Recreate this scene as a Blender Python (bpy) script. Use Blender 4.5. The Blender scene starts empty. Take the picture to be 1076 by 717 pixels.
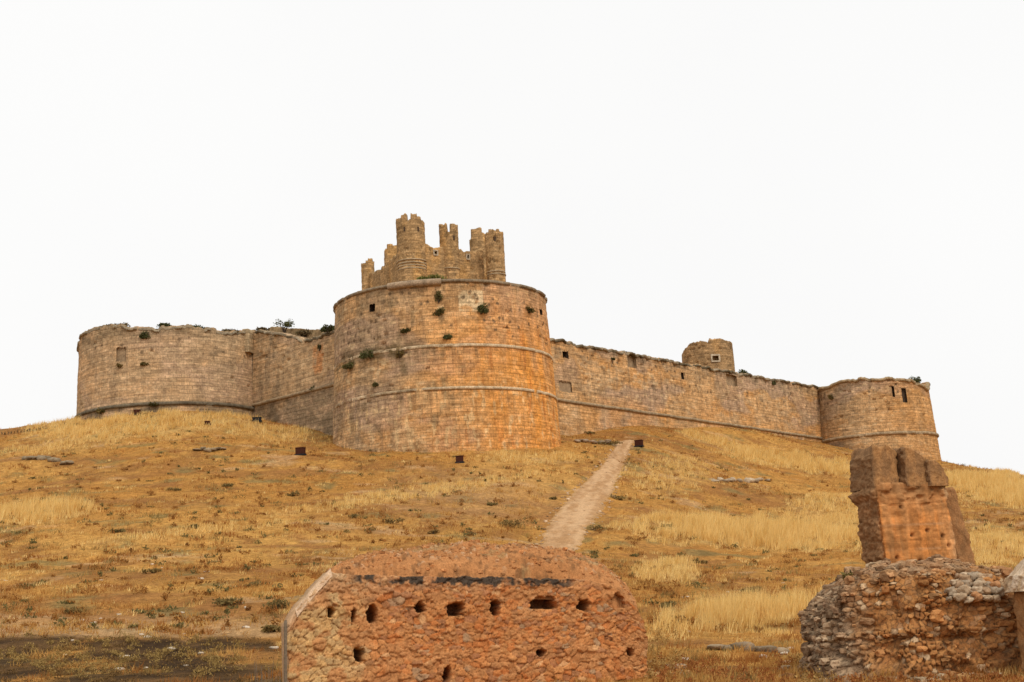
import bpy, math, random
import numpy as np
from mathutils import Matrix, Vector
random.seed(7)
rng = np.random.default_rng(7)
S = bpy.context.scene
COL = S.collection

# ------------------------------------------------------------------ camera model (photo 1076 x 717)
FPX = 1550.0
PITCH = math.radians(11.19)
ROLL = math.radians(3.1)
Fv = np.array([0, math.cos(PITCH), math.sin(PITCH)])
R0 = np.array([1.0, 0, 0]); U0 = np.array([0, -math.sin(PITCH), math.cos(PITCH)])
Ri = math.cos(ROLL)*R0 - math.sin(ROLL)*U0
Ui = math.sin(ROLL)*R0 + math.cos(ROLL)*U0

def ray(px, py):
    px = np.asarray(px, float); py = np.asarray(py, float)
    return Fv + ((px-538)/FPX)[..., None]*Ri + ((358.5-py)/FPX)[..., None]*Ui
def P(px, py, Y):
    d = ray(px, py)
    return d*(np.asarray(Y, float)/d[..., 1])[..., None]
def proj(p):
    p = np.asarray(p, float)
    w = p@Fv
    return 538+FPX*(p@Ri)/w, 358.5-FPX*(p@Ui)/w

# ------------------------------------------------------------------ noise
def _h(ix, iy, seed=0):
    ix = ix.astype(np.int64); iy = iy.astype(np.int64)
    n = (ix*73856093 ^ (iy*19349663 + 83492791)) + seed*1640531
    n = n & 0xffffffff
    n = ((n ^ (n >> 16))*0x45d9f3b) & 0xffffffff
    n = ((n ^ (n >> 16))*0x45d9f3b) & 0xffffffff
    n = ((n ^ (n >> 13))*0x2c1b3c6d) & 0xffffffff
    return ((n ^ (n >> 16)) & 0xffffff)/float(0xffffff)
def vnoise(x, y, seed=0):
    x = np.asarray(x, float); y = np.asarray(y, float)
    ix = np.floor(x); iy = np.floor(y); fx = x-ix; fy = y-iy
    fx = fx*fx*(3-2*fx); fy = fy*fy*(3-2*fy)
    a = _h(ix, iy, seed); b = _h(ix+1, iy, seed); c = _h(ix, iy+1, seed); d = _h(ix+1, iy+1, seed)
    return (a*(1-fx)+b*fx)*(1-fy)+(c*(1-fx)+d*fx)*fy
def fbm(x, y, seed=0, oct=4):
    x = np.asarray(x, float); y = np.asarray(y, float)
    s = 0; a = .5; t = 0
    for i in range(oct):
        s = s+a*vnoise(x*2**i, y*2**i, seed+i*17); t += a; a *= .5
    return s/t
def ss(a, b, x):
    t = np.clip((np.asarray(x, float)-a)/(b-a), 0, 1); return t*t*(3-2*t)
def cells(x, y, seed=0, jit=.85):
    ix = np.floor(x); iy = np.floor(y)
    F1 = np.full(np.shape(x), 9.); F2 = F1.copy(); idr = np.zeros(np.shape(x))
    for di in (-1, 0, 1):
        for dj in (-1, 0, 1):
            cx = ix+di; cy = iy+dj
            qx = cx+.5+jit*(_h(cx, cy, seed)-.5); qy = cy+.5+jit*(_h(cx, cy, seed+5)-.5)
            d = np.hypot(qx-x, qy-y); r = _h(cx, cy, seed+9)
            n = d < F1
            F2 = np.where(n, F1, np.minimum(F2, d)); idr = np.where(n, r, idr); F1 = np.where(n, d, F1)
    return F1, F2, idr
def mix(a, b, t):
    a = np.asarray(a, float); b = np.asarray(b, float); t = np.asarray(t)[..., None]
    return a*(1-t)+b*t

# ------------------------------------------------------------------ object helpers
def mesh_np(name, V, F, mat=None, parent=None, col=None, uv=None, smooth=True):
    V = np.asarray(V, np.float32).reshape(-1, 3); F = np.asarray(F, np.int32)
    k = F.shape[1]; n = F.shape[0]
    m = bpy.data.meshes.new(name)
    m.vertices.add(len(V)); m.vertices.foreach_set('co', V.ravel())
    m.loops.add(n*k); m.loops.foreach_set('vertex_index', F.ravel())
    m.polygons.add(n); m.polygons.foreach_set('loop_start', np.arange(0, n*k, k, dtype=np.int32))
    try: m.polygons.foreach_set('loop_total', np.full(n, k, np.int32))
    except Exception: pass
    m.polygons.foreach_set('use_smooth', np.full(n, smooth, bool))
    if uv is not None:
        l = m.uv_layers.new(name='UVMap'); l.data.foreach_set('uv', np.asarray(uv, np.float32)[F.ravel()].ravel())
    if col is not None:
        a = m.color_attributes.new('Col', 'FLOAT_COLOR', 'POINT')
        c = np.ones((len(V), 4), np.float32); c[:, :3] = np.clip(np.asarray(col).reshape(-1, 3), .004, 1)
        a.data.foreach_set('color', c.ravel())
    m.update(calc_edges=True); m.validate()
    if mat: m.materials.append(mat)
    o = bpy.data.objects.new(name, m); COL.objects.link(o)
    if parent:
        o.parent = parent
        o.matrix_parent_inverse = Matrix.Translation(-Vector(parent.location))
    return o
def empty(name, loc):
    o = bpy.data.objects.new(name, None); COL.objects.link(o); o.location = [float(q) for q in loc]; o.empty_display_size = .3
    return o
def tag(o, label=None, cat=None, group=None, kind=None):
    if label: o['label'] = label
    if cat: o['category'] = cat
    if group: o['group'] = group
    if kind: o['kind'] = kind
    return o

# ------------------------------------------------------------------ materials
def newmat(name):
    m = bpy.data.materials.new(name); m.use_nodes = True
    nt = m.node_tree; nt.nodes.clear()
    out = nt.nodes.new('ShaderNodeOutputMaterial'); b = nt.nodes.new('ShaderNodeBsdfPrincipled')
    b.inputs['Roughness'].default_value = .95; b.inputs['Specular IOR Level'].default_value = .02
    nt.links.new(b.outputs[0], out.inputs[0])
    return m, nt, b
def N(nt, t, **kw):
    n = nt.nodes.new(t)
    for k, v in kw.items():
        if k in n.inputs: n.inputs[k].default_value = v
        else: setattr(n, k, v)
    return n
def mul(nt, a, b, fac=1.0, mode='MULTIPLY'):
    n = nt.nodes.new('ShaderNodeMix'); n.data_type = 'RGBA'; n.blend_type = mode
    n.inputs[0].default_value = fac
    nt.links.new(a, n.inputs[6]); nt.links.new(b, n.inputs[7]); return n.outputs[2]
def ramp(nt, src, stops):
    r = nt.nodes.new('ShaderNodeValToRGB')
    e = r.color_ramp.elements
    e[0].position, e[0].color = stops[0][0], (*stops[0][1], 1); e[1].position, e[1].color = stops[-1][0], (*stops[-1][1], 1)
    for p, c in stops[1:-1]:
        q = e.new(p); q.color = (*c, 1)
    nt.links.new(src, r.inputs[0]); return r.outputs[0]
def g3(v): return (v, v, v)
def noise_chain(nt, vec, scale, lo, hi, detail=6, rough=.6, a=.35, b=.65):
    n = N(nt, 'ShaderNodeTexNoise', Scale=scale, Detail=detail, Roughness=rough)
    nt.links.new(vec, n.inputs['Vector'])
    return n.outputs[0], ramp(nt, n.outputs[0], [(a, g3(lo)), (b, g3(hi))])

def mat_ashlar(name, bw=.52, rh=.27, mortar=.022, contrast=(.86, 1.12), mdark=.6, bump=.4):
    m, nt, b = newmat(name)
    at = N(nt, 'ShaderNodeAttribute', attribute_name='Col')
    uv = nt.nodes.new('ShaderNodeUVMap'); uv.uv_map = 'UVMap'
    tc = nt.nodes.new('ShaderNodeTexCoord')
    wn = N(nt, 'ShaderNodeTexNoise', Scale=1.3, Detail=3.0); nt.links.new(uv.outputs[0], wn.inputs['Vector'])
    vm = nt.nodes.new('ShaderNodeVectorMath'); vm.operation = 'MULTIPLY_ADD'
    nt.links.new(wn.outputs[1], vm.inputs[0]); vm.inputs[1].default_value = (.22, .16, 0); nt.links.new(uv.outputs[0], vm.inputs[2])
    br = N(nt, 'ShaderNodeTexBrick', Scale=1.0)
    br.inputs['Color1'].default_value = (*g3(contrast[0]), 1); br.inputs['Color2'].default_value = (*g3(contrast[1]), 1)
    br.inputs['Mortar'].default_value = (*g3(mdark), 1); br.inputs['Mortar Size'].default_value = mortar
    br.inputs['Mortar Smooth'].default_value = .4
    br.inputs['Brick Width'].default_value = bw; br.inputs['Row Height'].default_value = rh
    nt.links.new(vm.outputs[0], br.inputs['Vector'])
    b2 = N(nt, 'ShaderNodeTexBrick', Scale=1.0); b2.offset = .37
    b2.inputs['Color1'].default_value = (*g3(contrast[0]*.93), 1); b2.inputs['Color2'].default_value = (*g3(contrast[1]*1.04), 1); b2.inputs['Mortar'].default_value = (*g3(mdark*.85), 1)
    b2.inputs['Mortar Size'].default_value = mortar*1.2; b2.inputs['Brick Width'].default_value = bw*1.55; b2.inputs['Row Height'].default_value = rh*1.5; nt.links.new(vm.outputs[0], b2.inputs['Vector'])
    zn = N(nt, 'ShaderNodeTexNoise', Scale=.28, Detail=3.0); nt.links.new(uv.outputs[0], zn.inputs['Vector']); zr = ramp(nt, zn.outputs[0], [(.5, g3(0.)), (.53, g3(1.))])
    bm2 = nt.nodes.new('ShaderNodeMix'); bm2.data_type = 'RGBA'; nt.links.new(zr, bm2.inputs[0]); nt.links.new(br.outputs[0], bm2.inputs[6]); nt.links.new(b2.outputs[0], bm2.inputs[7])
    gn = nt.nodes.new('ShaderNodeRGB'); gn.outputs[0].default_value = (1.15, 1.08, .99, 1)
    c = mul(nt, mul(nt, at.outputs[0], gn.outputs[0]), bm2.outputs[2], .85)
    v1, r1 = noise_chain(nt, tc.outputs['Object'], 1.6, .78, 1.16)
    v2, r2 = noise_chain(nt, tc.outputs['Object'], 7.0, .72, 1.2, detail=4, rough=.7)
    c = mul(nt, c, r1); c = mul(nt, c, r2)
    # vertical weathering streaks
    mp = nt.nodes.new('ShaderNodeMapping'); mp.inputs['Scale'].default_value = (1.6, .16, 1); nt.links.new(uv.outputs[0], mp.inputs[0])
    v3, r3 = noise_chain(nt, mp.outputs[0], 1.0, .88, 1.08, detail=5)
    mp2 = nt.nodes.new('ShaderNodeMapping'); mp2.inputs['Scale'].default_value = (.35, 3.4, 1); nt.links.new(uv.outputs[0], mp2.inputs[0])
    v4, r4 = noise_chain(nt, mp2.outputs[0], 1.0, .72, 1.16, detail=4)
    c = mul(nt, c, r4)
    c = mul(nt, c, r3)
    nt.links.new(c, b.inputs['Base Color'])
    ad = nt.nodes.new('ShaderNodeMath'); ad.operation = 'MULTIPLY_ADD'; nt.links.new(v2, ad.inputs[0]); ad.inputs[1].default_value = .6
    sb = nt.nodes.new('ShaderNodeMath'); sb.operation = 'SUBTRACT'; sb.inputs[0].default_value = 1; nt.links.new(br.outputs['Fac'], sb.inputs[1])
    nt.links.new(sb.outputs[0], ad.inputs[2])
    bp = N(nt, 'ShaderNodeBump', Strength=bump, Distance=.08); nt.links.new(ad.outputs[0], bp.inputs['Height'])
    nt.links.new(bp.outputs[0], b.inputs['Normal'])
    return m
def mat_attr(name, scales=((3, .8, 1.15), (14, .75, 1.2)), bump=.5, dist=.05, rough=.95):
    m, nt, b = newmat(name); b.inputs['Roughness'].default_value = rough
    at = N(nt, 'ShaderNodeAttribute', attribute_name='Col'); tc = nt.nodes.new('ShaderNodeTexCoord')
    c = at.outputs[0]; last = None
    for s, lo, hi in scales:
        v, r = noise_chain(nt, tc.outputs['Object'], s, lo, hi); c = mul(nt, c, r); last = v
    nt.links.new(c, b.inputs['Base Color'])
    if bump:
        bp = N(nt, 'ShaderNodeBump', Strength=bump, Distance=dist); nt.links.new(last, bp.inputs['Height']); nt.links.new(bp.outputs[0], b.inputs['Normal'])
    return m
def mat_plain(name, col, lo=.75, hi=1.2, scale=8, rough=.9, bump=.3, metallic=0):
    m, nt, b = newmat(name); b.inputs['Roughness'].default_value = rough; b.inputs['Metallic'].default_value = metallic
    tc = nt.nodes.new('ShaderNodeTexCoord')
    rgb = nt.nodes.new('ShaderNodeRGB'); rgb.outputs[0].default_value = (*col, 1)
    v, r = noise_chain(nt, tc.outputs['Object'], scale, lo, hi)
    nt.links.new(mul(nt, rgb.outputs[0], r), b.inputs['Base Color'])
    bp = N(nt, 'ShaderNodeBump', Strength=bump, Distance=.03); nt.links.new(v, bp.inputs['Height']); nt.links.new(bp.outputs[0], b.inputs['Normal'])
    return m
def mat_leafy(name, trans=.25):
    m, nt, b = newmat(name)
    at = N(nt, 'ShaderNodeAttribute', attribute_name='Col')
    tr = nt.nodes.new('ShaderNodeBsdfTranslucent'); mx = nt.nodes.new('ShaderNodeMixShader'); mx.inputs[0].default_value = trans
    nt.links.new(at.outputs[0], b.inputs['Base Color']); nt.links.new(at.outputs[0], tr.inputs[0])
    out = [n for n in nt.nodes if n.type == 'OUTPUT_MATERIAL'][0]
    nt.links.new(b.outputs[0], mx.inputs[1]); nt.links.new(tr.outputs[0], mx.inputs[2]); nt.links.new(mx.outputs[0], out.inputs[0])
    return m
M_ASH = mat_ashlar('ashlar_stone')
M_ASH_S = mat_ashlar('small_coursed_stone', bw=.36, rh=.2, mortar=.02, contrast=(.75, 1.2))
M_EARTHWALL = mat_ashlar('rammed_earth', bw=2.3, rh=.62, mortar=.008, contrast=(.92, 1.06), mdark=.7, bump=.25)
M_RUB = mat_attr('rubble_stone', ((6, .82, 1.15), (30, .78, 1.2)), .5, .02)
M_TRIM = mat_attr('weathered_trim_stone', ((2.5, .7, 1.2), (9, .7, 1.2)), .6, .06)
M_GROUND = mat_attr('dry_hillside', ((.9, .84, 1.14), (3.5, .74, 1.22), (16, .7, 1.25)), .8, .08)
M_PATH = mat_attr('gravel_path', ((2, .88, 1.1), (9, .8, 1.15)), .6, .04)
M_GRASS = mat_leafy('dry_grass', .3)
M_LEAF = mat_leafy('shrub_leaves', .2)
M_RUST = mat_plain('rusty_iron', (.075, .028, .018), scale=14, metallic=.2)
M_DARK = mat_plain('dark_metal', (.03, .03, .032), scale=14)
M_WOOD = mat_plain('grey_weathered_wood', (.19, .145, .10), scale=20)
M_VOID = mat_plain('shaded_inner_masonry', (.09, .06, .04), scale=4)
M_NICHE = mat_ashlar('weathered_niche', bw=.3, rh=.5, mortar=.03, contrast=(.7, 1.2))
M_BARK = mat_plain('bark', (.08, .06, .045), scale=10)

# ------------------------------------------------------------------ terrain
def horiz(pt): return P(*pt)
ctrl_px = [
(-350,735,34),(-350,700,48),(-350,650,68),(-350,590,95),(-350,540,120),(-350,500,150),
(0,755,31),(0,717,42),(0,672,54),(0,610,74),(0,550,98),(0,500,122),(0,470,139),(0,452,154),
(150,750,31),(150,717,41),(150,669,54),(150,605,74),(150,545,97),(150,490,121),(150,455,138),(165,435,148),(85,445,156),
(300,745,32),(300,717,40),(300,668,54),(300,600,76),(300,540,99),(300,500,118),(300,468,135),(270,443,153),(235,436,150),(330,452,147),
(470,740,32),(470,717,38),(470,660,54),(470,600,77),(470,540,102),(470,500,119),(470,475,131),
(350,464,142),(400,473,134),(540,473,134),(592,466,142),
(640,740,32),(640,700,41),(640,645,58),(640,590,84),(640,540,107),(640,500,128),(655,462,150),(612,458,158),(660,446,168),
(800,740,31),(800,700,40),(800,645,60),(800,590,92),(800,545,122),(800,510,147),(800,480,172),(800,454,192),(740,446,184),(860,467,203),
(950,735,32),(950,680,46),(950,630,62),(950,580,92),(950,535,127),(950,505,160),(915,482,196),
(1076,720,33),(1076,670,45),(1076,620,62),(1076,575,92),(1076,535,127),(1076,510,160),(1076,500,182),(1020,491,197),(990,487,206),
(1400,710,34),(1400,650,60),(1400,600,92),(1400,560,127),(1400,540,170)]
cw = [P(*c) for c in ctrl_px]
cw += [np.array(q, float) for q in [(0,0,-1.75),(-40,0,-1.7),(40,0,-1.8),(0,-30,-1.8),(0,15,-1.7),(-15,18,-1.6),(15,18,-1.7),
       (-75,185,17),(-110,205,8),(78,215,12),(110,230,4),(0,250,22),(60,265,14),(-60,250,14),(0,300,12),(-60,168,21)]]
cw = np.array(cw)
def _ker(a, b):
    d2 = (a[:, None, 0]-b[None, :, 0])**2+(a[:, None, 1]-b[None, :, 1])**2
    return np.sqrt(d2+36.)
_A = _ker(cw, cw); n_ = len(cw)
_A[np.arange(n_), np.arange(n_)] -= .15
_B = np.zeros((n_+3, n_+3)); _B[:n_, :n_] = _A
_q = np.c_[np.ones(n_), cw[:, 0]/100, cw[:, 1]/100]; _B[:n_, n_:] = _q; _B[n_:, :n_] = _q.T
_w = np.linalg.solve(_B, np.r_[cw[:, 2], 0, 0, 0])
# castle plan (outer faces)
def xy(px, py, Y): return P(px, py, Y)[:2]
C_LEFT = xy(180, 390, 158); C_MID = xy(466, 385, 142); C_RIGHT = xy(917, 430, 208)
CUR_L = (xy(265, 390, 155.0), xy(358, 390, 144.0))
CUR_R = (xy(560, 400, 154.5), xy(868, 435, 207.5))
POLY = np.array([C_LEFT, CUR_L[0], CUR_L[1], C_MID, CUR_R[0], CUR_R[1], C_RIGHT, (62, 250), (-55, 225)])
def poly_sd(x, y):
    n = len(POLY); d = np.full(x.shape, 1e9); ins = np.zeros(x.shape, bool)
    for i in range(n):
        a = POLY[i]; b = POLY[(i+1) % n]; e = b-a
        t = np.clip(((x-a[0])*e[0]+(y-a[1])*e[1])/(e@e), 0, 1)
        d = np.minimum(d, np.hypot(x-a[0]-t*e[0], y-a[1]-t*e[1]))
        c = (a[1] > y) != (b[1] > y)
        with np.errstate(divide='ignore', invalid='ignore'):
            xi = (b[0]-a[0])*(y-a[1])/(b[1]-a[1])+a[0]
        ins ^= c & (x < xi)
    return np.where(ins, d, -d)
PATH_L = [(540,590),(555,577),(578,545),(600,518),(618,503),(630,488),(643,470),(652,461)]
PATH_R = [(590,590),(603,577),(616,560),(634,535),(646,512),(655,492),(661,472),(671,461)]
path_c = None
def hfield(x, y, micro=True):
    x = np.asarray(x, float).ravel(); y = np.asarray(y, float).ravel(); z = np.zeros(x.shape)
    xc = np.clip(x, -170, 170); yc = np.clip(y, -60, 320)
    for i in range(0, len(x), 40000):
        a = np.c_[xc[i:i+40000], yc[i:i+40000]]
        z[i:i+40000] = _ker(a, cw)@_w[:n_] + _w[n_] + a[:, 0]/100*_w[n_+1] + a[:, 1]/100*_w[n_+2]
    far = ss(0, 260, np.maximum(np.abs(x)-120, np.maximum(y-270, -y-30)))
    z = z*(1-far)+far*(-6+10*fbm(x/400, y/400, 3))
    if micro:
        am = ss(25, 90, y)*(1-ss(300, 400, y))
        z = z+am*(.9*(fbm(x/9, y/9, 11)-.5)+.0)+ (.28*(fbm(x/1.6, y/1.6, 12)-.5))
    if path_c is not None:
        d = np.full(x.shape, 1e9)
        for (a, b) in zip(path_c[:-1], path_c[1:]):
            e = b[:2]-a[:2]; t = np.clip(((x-a[0])*e[0]+(y-a[1])*e[1])/(e@e), 0, 1)
            d = np.minimum(d, np.hypot(x-a[0]-t*e[0], y-a[1]-t*e[1])/(a[2]*(1-t)+b[2]*t))
        z = z-.16*(1-ss(.8, 1.25, d))
    ins = poly_sd(x, y)
    k = ss(1.0, 2.6, ins); z = z*(1-k)+k*(29.6+.3*fbm(x/3, y/3, 4))
    return z
def ghit(px, py, micro=True):
    px = np.atleast_1d(np.asarray(px, float)); py = np.atleast_1d(np.asarray(py, float)); d = ray(px, py); d = d/d[:, 1:2]
    Ys = np.exp(np.linspace(math.log(20), math.log(230), 260)); lo = np.full(len(px), 20.); hi = np.full(len(px), np.nan)
    for Y in Ys:
        un = np.isnan(hi)
        if not un.any(): break
        idx = np.where(un)[0]; z = hfield(d[idx, 0]*Y, np.full(len(idx), Y), False)
        h = z >= d[idx, 2]*Y
        hi[idx[h]] = Y; lo[idx[~h]] = Y
    hi = np.where(np.isnan(hi), 230, hi)
    for _ in range(12):
        m = (lo+hi)/2; h = hfield(d[:, 0]*m, m, False) >= d[:, 2]*m; hi = np.where(h, m, hi); lo = np.where(h, lo, m)
    p = d*hi[:, None]; p[:, 2] = hfield(p[:, 0], p[:, 1], micro); return p
gl = ghit([a for a, b in PATH_L], [b for a, b in PATH_L], False); gr = ghit([a for a, b in PATH_R], [b for a, b in PATH_R], False)
path_c = [np.array([*((a+b)/2)[:2], max(.5, np.linalg.norm((a-b)[:2])/2*.92)]) for a, b in zip(gl, gr)]

def axis(lo, hi, step, far, g=1.22):
    a = list(np.arange(lo, hi+1e-6, step)); s = step; v = hi
    while v < far: s *= g; v += s; a.append(v)
    s = step; v = lo; pre = []
    while v > -far: s *= g; v -= s; pre.append(v)
    return np.array(pre[::-1]+a)
ax = axis(-85, 85, .36, 3500); ay = axis(22, 232, .4, 3500)
X, Yg = np.meshgrid(ax, ay); shp = X.shape
Zg = hfield(X, Yg).reshape(shp)
pxg, pyg = proj(np.stack([X, np.maximum(Yg, 10), Zg], -1))
# tall pale grass zones in plan (ellipses traced on the slope): cx, cy, rx, ry, tilt, strength
ZONES = [(790,563,125,15,.05,1),(850,488,85,9,.16,1),(765,468,60,5,.25,.6),(775,652,95,11,-.12,.9),(1045,514,70,17,.12,1),(30,542,65,10,-.1,.9),
         (150,448,110,13,-.05,.75),(60,470,90,6,-.1,.35),(290,456,60,9,.1,.45),(700,500,50,20,0,.3),(560,482,60,6,0,.5),(430,520,160,6,-.15,.35),(1045,575,50,25,0,.35),(880,540,60,20,0,.5),
         (700,600,40,15,0,.3),(200,560,120,6,-.1,.25)]
def zone_mask(px, py):
    m = np.zeros(np.shape(px))
    for cx, cy, rx, ry, t, s in ZONES:
        dx = px-cx; dy = py-cy-t*dx
        m = np.maximum(m, s*(1-ss(.6, 1.25, np.hypot(dx/rx, dy/ry)+.5*(vnoise(px/14, py/7, 77)-.5))))
    return m
def burnt_mask(px, py, x, y):
    n = fbm(x/1.7, y/2.6, 31)
    a = ss(666, 676, py+8*(n-.5)+6*(vnoise(px/22, py*0, 9)-.5))*(1-ss(286, 300, px))
    a = a*ss(.34, .50, n+.12*(1-ss(672, 700, py)))
    b = .6*ss(.55, .7, n)*ss(668, 690, py)*ss(680, 720, px)*(1-ss(850, 880, px))
    return np.maximum(a, b)
def ground_color(x, y, z, px, py):
    big = fbm(x/14, y/18, 21); med = fbm(x/3.2, y/4.5, 22); sm = fbm(x/.9, y/1.3, 23)
    c = mix((.40, .185, .045), (.52, .275, .075), ss(.3, .7, big*.5+med*.5))
    c = mix(c, (.25, .11, .035), .8*ss(.47, .68, med*.6+sm*.4))          # rusty soil and dead weeds
    c = mix(c, (.26, .115, .04), .6*ss(.52, .7, fbm(x/9, y/3.5, 27)))
    c = mix(c, (.2, .155, .06), .7*ss(.62, .76, fbm(x/2.1, y/2.1, 24)))   # olive tufts
    c = mix(c, (.50, .31, .155), .5*ss(.68, .78, fbm(x/4, y/2.2, 25)))    # bare pale soil
    zm = zone_mask(px, py); c = mix(c, (.56, .375, .14), .7*zm)
    # bare strip beside the path, and lower track
    b = (1-ss(0, 1, np.abs(px-(800-.62*py*.55-60))/60))*0
    t = ss(640, 664, py)*(1-ss(668, 672, py))*(1-ss(290, 330, px)); c = mix(c, (.47, .31, .165), .6*t)
    c = mix(c, mix((.048, .030, .017), (.13, .072, .03), ss(.4, .68, sm*.6+med*.4)), .95*burnt_mask(px, py, x, y))
    w = ss(0, 1, 1-np.hypot((px-500)/150, (py-520)/45)); c = mix(c, (.43, .27, .13), .4*w)
    return c*(.88+.24*sm)[..., None]
colg = ground_color(X, Yg, Zg, np.where(Yg > 12, pxg, 500), np.where(Yg > 12, pyg, 600))
farm = ss(120, 400, np.abs(X))[..., None]; colg = colg*(1-farm)+np.array((.33, .23, .1))*farm
nr, nc = shp
idx = np.arange(nr*nc).reshape(nr, nc)
FQ = np.stack([idx[:-1, :-1], idx[:-1, 1:], idx[1:, 1:], idx[1:, :-1]], -1).reshape(-1, 4)
ground = mesh_np('ground', np.stack([X, Yg, Zg], -1), FQ, M_GROUND, col=colg)
tag(ground, kind='structure')

# path
def resample(a, n):
    a = np.asarray(a, float); t = np.r_[0, np.cumsum(np.linalg.norm(np.diff(a[:, :2], axis=0), axis=1))]; q = np.linspace(0, t[-1], n)
    return np.stack([np.interp(q, t, a[:, i]) for i in range(a.shape[1])], 1)
nl = 320; Lp = resample(gl, nl); Rp = resample(gr, nl); w = np.linspace(0, 1, 22)
L2 = Lp[:, None, :]*(1-w)[None, :, None]+Rp[:, None, :]*w[None, :, None]
tt = np.arange(nl)
ex = .3*(fbm(tt/14, tt*0, 51)-.5)+.35*(fbm(tt/2.5, tt*0, 52)-.5); ex2 = .3*(fbm(tt/14, tt*0, 53)-.5)+.35*(fbm(tt/2.5, tt*0, 54)-.5)
dirn = (Rp-Lp)[:, :2]; dirn /= np.linalg.norm(dirn, axis=1)[:, None]
L2[:, :, :2] += dirn[:, None, :]*((ex*2)[:, None]*(1-w)+(ex2*2)[:, None]*w)[..., None]
pz = hfield(L2[..., 0], L2[..., 1]).reshape(nl, 22)+.07-.12*np.abs(2*w-1)**6
L2[..., 2] = pz
pc = mix((.55, .345, .185), (.40, .225, .105), ss(.35, .65, fbm(np.broadcast_to(w*6, (nl, 22)), np.broadcast_to((tt/28.)[:, None], (nl, 22)), 61)*.6+.4*fbm(L2[..., 0]/.4, L2[..., 1]/.8, 62)))
pc = mix(pc, (.38, .21, .08), .85*ss(.62, 1, np.abs(2*w-1))[None, :]*np.ones((nl, 1)))
pi = np.arange(nl*22).reshape(nl, 22)
tag(mesh_np('path', L2, np.stack([pi[:-1, :-1], pi[:-1, 1:], pi[1:, 1:], pi[1:, :-1]], -1).reshape(-1, 4), M_PATH, col=pc), kind='structure')

# ------------------------------------------------------------------ walls
def normals(path, closed):
    if closed: t = np.roll(path, -1, 0)-np.roll(path, 1, 0)
    else: t = np.gradient(path, axis=0)
    t = t/np.linalg.norm(t, axis=1)[:, None]
    return np.stack([t[:, 1], -t[:, 0]], 1)     # outward = right of travel
def sweep(name, path, closed, zb, zt, rows, thick, mat, parent, colfn, batter=0, zref=25, disp=None, holes=(), topn=0.0, inner=True, smooth=True, nrm=None, sink=0):
    path = np.asarray(path, float); n = len(path); nm = normals(path, closed) if nrm is None else nrm
    s = np.r_[0, np.cumsum(np.linalg.norm(np.diff(path, axis=0), axis=1))]
    zt = np.broadcast_to(np.asarray(zt, float), (n,)); zb = np.broadcast_to(np.asarray(zb, float), (n,))
    fr = np.linspace(0, 1, rows+1)[:, None]
    Z = zb+(zt-zb)*fr; Sg = np.broadcast_to(s, Z.shape)
    d = -batter*(Z-zref)
    if disp is not None: d = d+disp(Sg, Z)
    XY = path[None]+nm[None]*d[..., None]
    V = [np.concatenate([XY, Z[..., None]], -1)]; Cc = [colfn(Sg, Z)]; UV = [np.stack([Sg, Z], -1)]
    if inner:
        for k, (f, dz) in enumerate([(.5, topn), (1, -.02), (1.02, None)]):
            zz = (zt+dz*(1-2*vnoise(s*1.7, s*0+k, 5)) if dz is not None else np.maximum(zb, zt-3.5)) - (sink if 0 < k else 0)
            xy_ = path-nm*(f*thick+batter*(zt-zref))[:, None] if np.ndim(thick) else path+nm*(-f*thick-batter*(zt-zref))[:, None]
            V.append(np.concatenate([xy_, zz[:, None]], -1)[None]); Cc.append(colfn(s[None], zt[None]+0*s)*.9); UV.append(np.stack([s, zt+f*thick], -1)[None])
    V = np.concatenate(V); Cc = np.concatenate(Cc); UV = np.concatenate(UV)
    m = V.shape[0]; ii = np.arange(m*n).reshape(m, n)
    j2 = np.roll(ii, -1, 1) if closed else ii[:, 1:]; j1 = ii if closed else ii[:, :-1]
    F = np.stack([j1[:-1], j2[:-1], j2[1:], j1[1:]], -1)
    keep = np.ones(F.shape[:2], bool)
    sc = .5*(s[:-1]+s[1:]); sc = np.r_[sc, s[-1]] if closed else sc
    zc = .5*(Z[:-1]+Z[1:]); zc = zc if closed else .5*(zc[:, 1:]+zc[:, :-1])
    for (a, b, c, e) in holes:
        msk = (sc[None] > a) & (sc[None] < b) & (zc > c) & (zc < e); keep[:rows] &= ~msk
    if closed:   # keep UVs sane: seam is at the far side
        pass
    o = mesh_np(name, V, F[keep], mat, parent, col=Cc, uv=UV.reshape(-1, 2), smooth=smooth)
    return o, s, nm
def at_s(path, nm, s, q):
    return np.array([np.interp(q, s, path[:, 0]), np.interp(q, s, path[:, 1])]), np.array([np.interp(q, s, nm[:, 0]), np.interp(q, s, nm[:, 1])])
def box_mesh(name, c, ex, ey, ez, mat, parent, open_front=False):
    """box from centre c with half-axis vectors; optionally without its -ey face"""
    V = [c+a*ex+b*ey+g*ez for a in (-1, 1) for b in (-1, 1) for g in (-1, 1)]
    F = [(0,1,3,2),(4,6,7,5),(0,4,5,1),(2,3,7,6),(0,2,6,4),(1,5,7,3)]
    if open_front: F.pop(2)
    return mesh_np(name, V, F, mat, parent, smooth=False, col=np.full((8, 3), .40)*np.array((1, .74, .48)), uv=[(0,0)]*8)
def embrasure(path, nm, s, hole, batter, zref, depth, mat, parent, name='embrasure'):
    a, b, z0, z1 = hole; q = .5*(a+b); p, n = at_s(path, nm, s, q); zc = .5*(z0+z1)
    p = p-n*(batter*(zc-zref)+depth/2+.07); t = np.array([-n[1], n[0], 0.])
    o = box_mesh(name, np.array([*p, zc]), t*(.5*(b-a)+.1), np.array([-n[0], -n[1], 0])*(depth/2), np.array([0, 0, .5*(z1-z0)+.1]), mat, parent, True)
    return o
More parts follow.
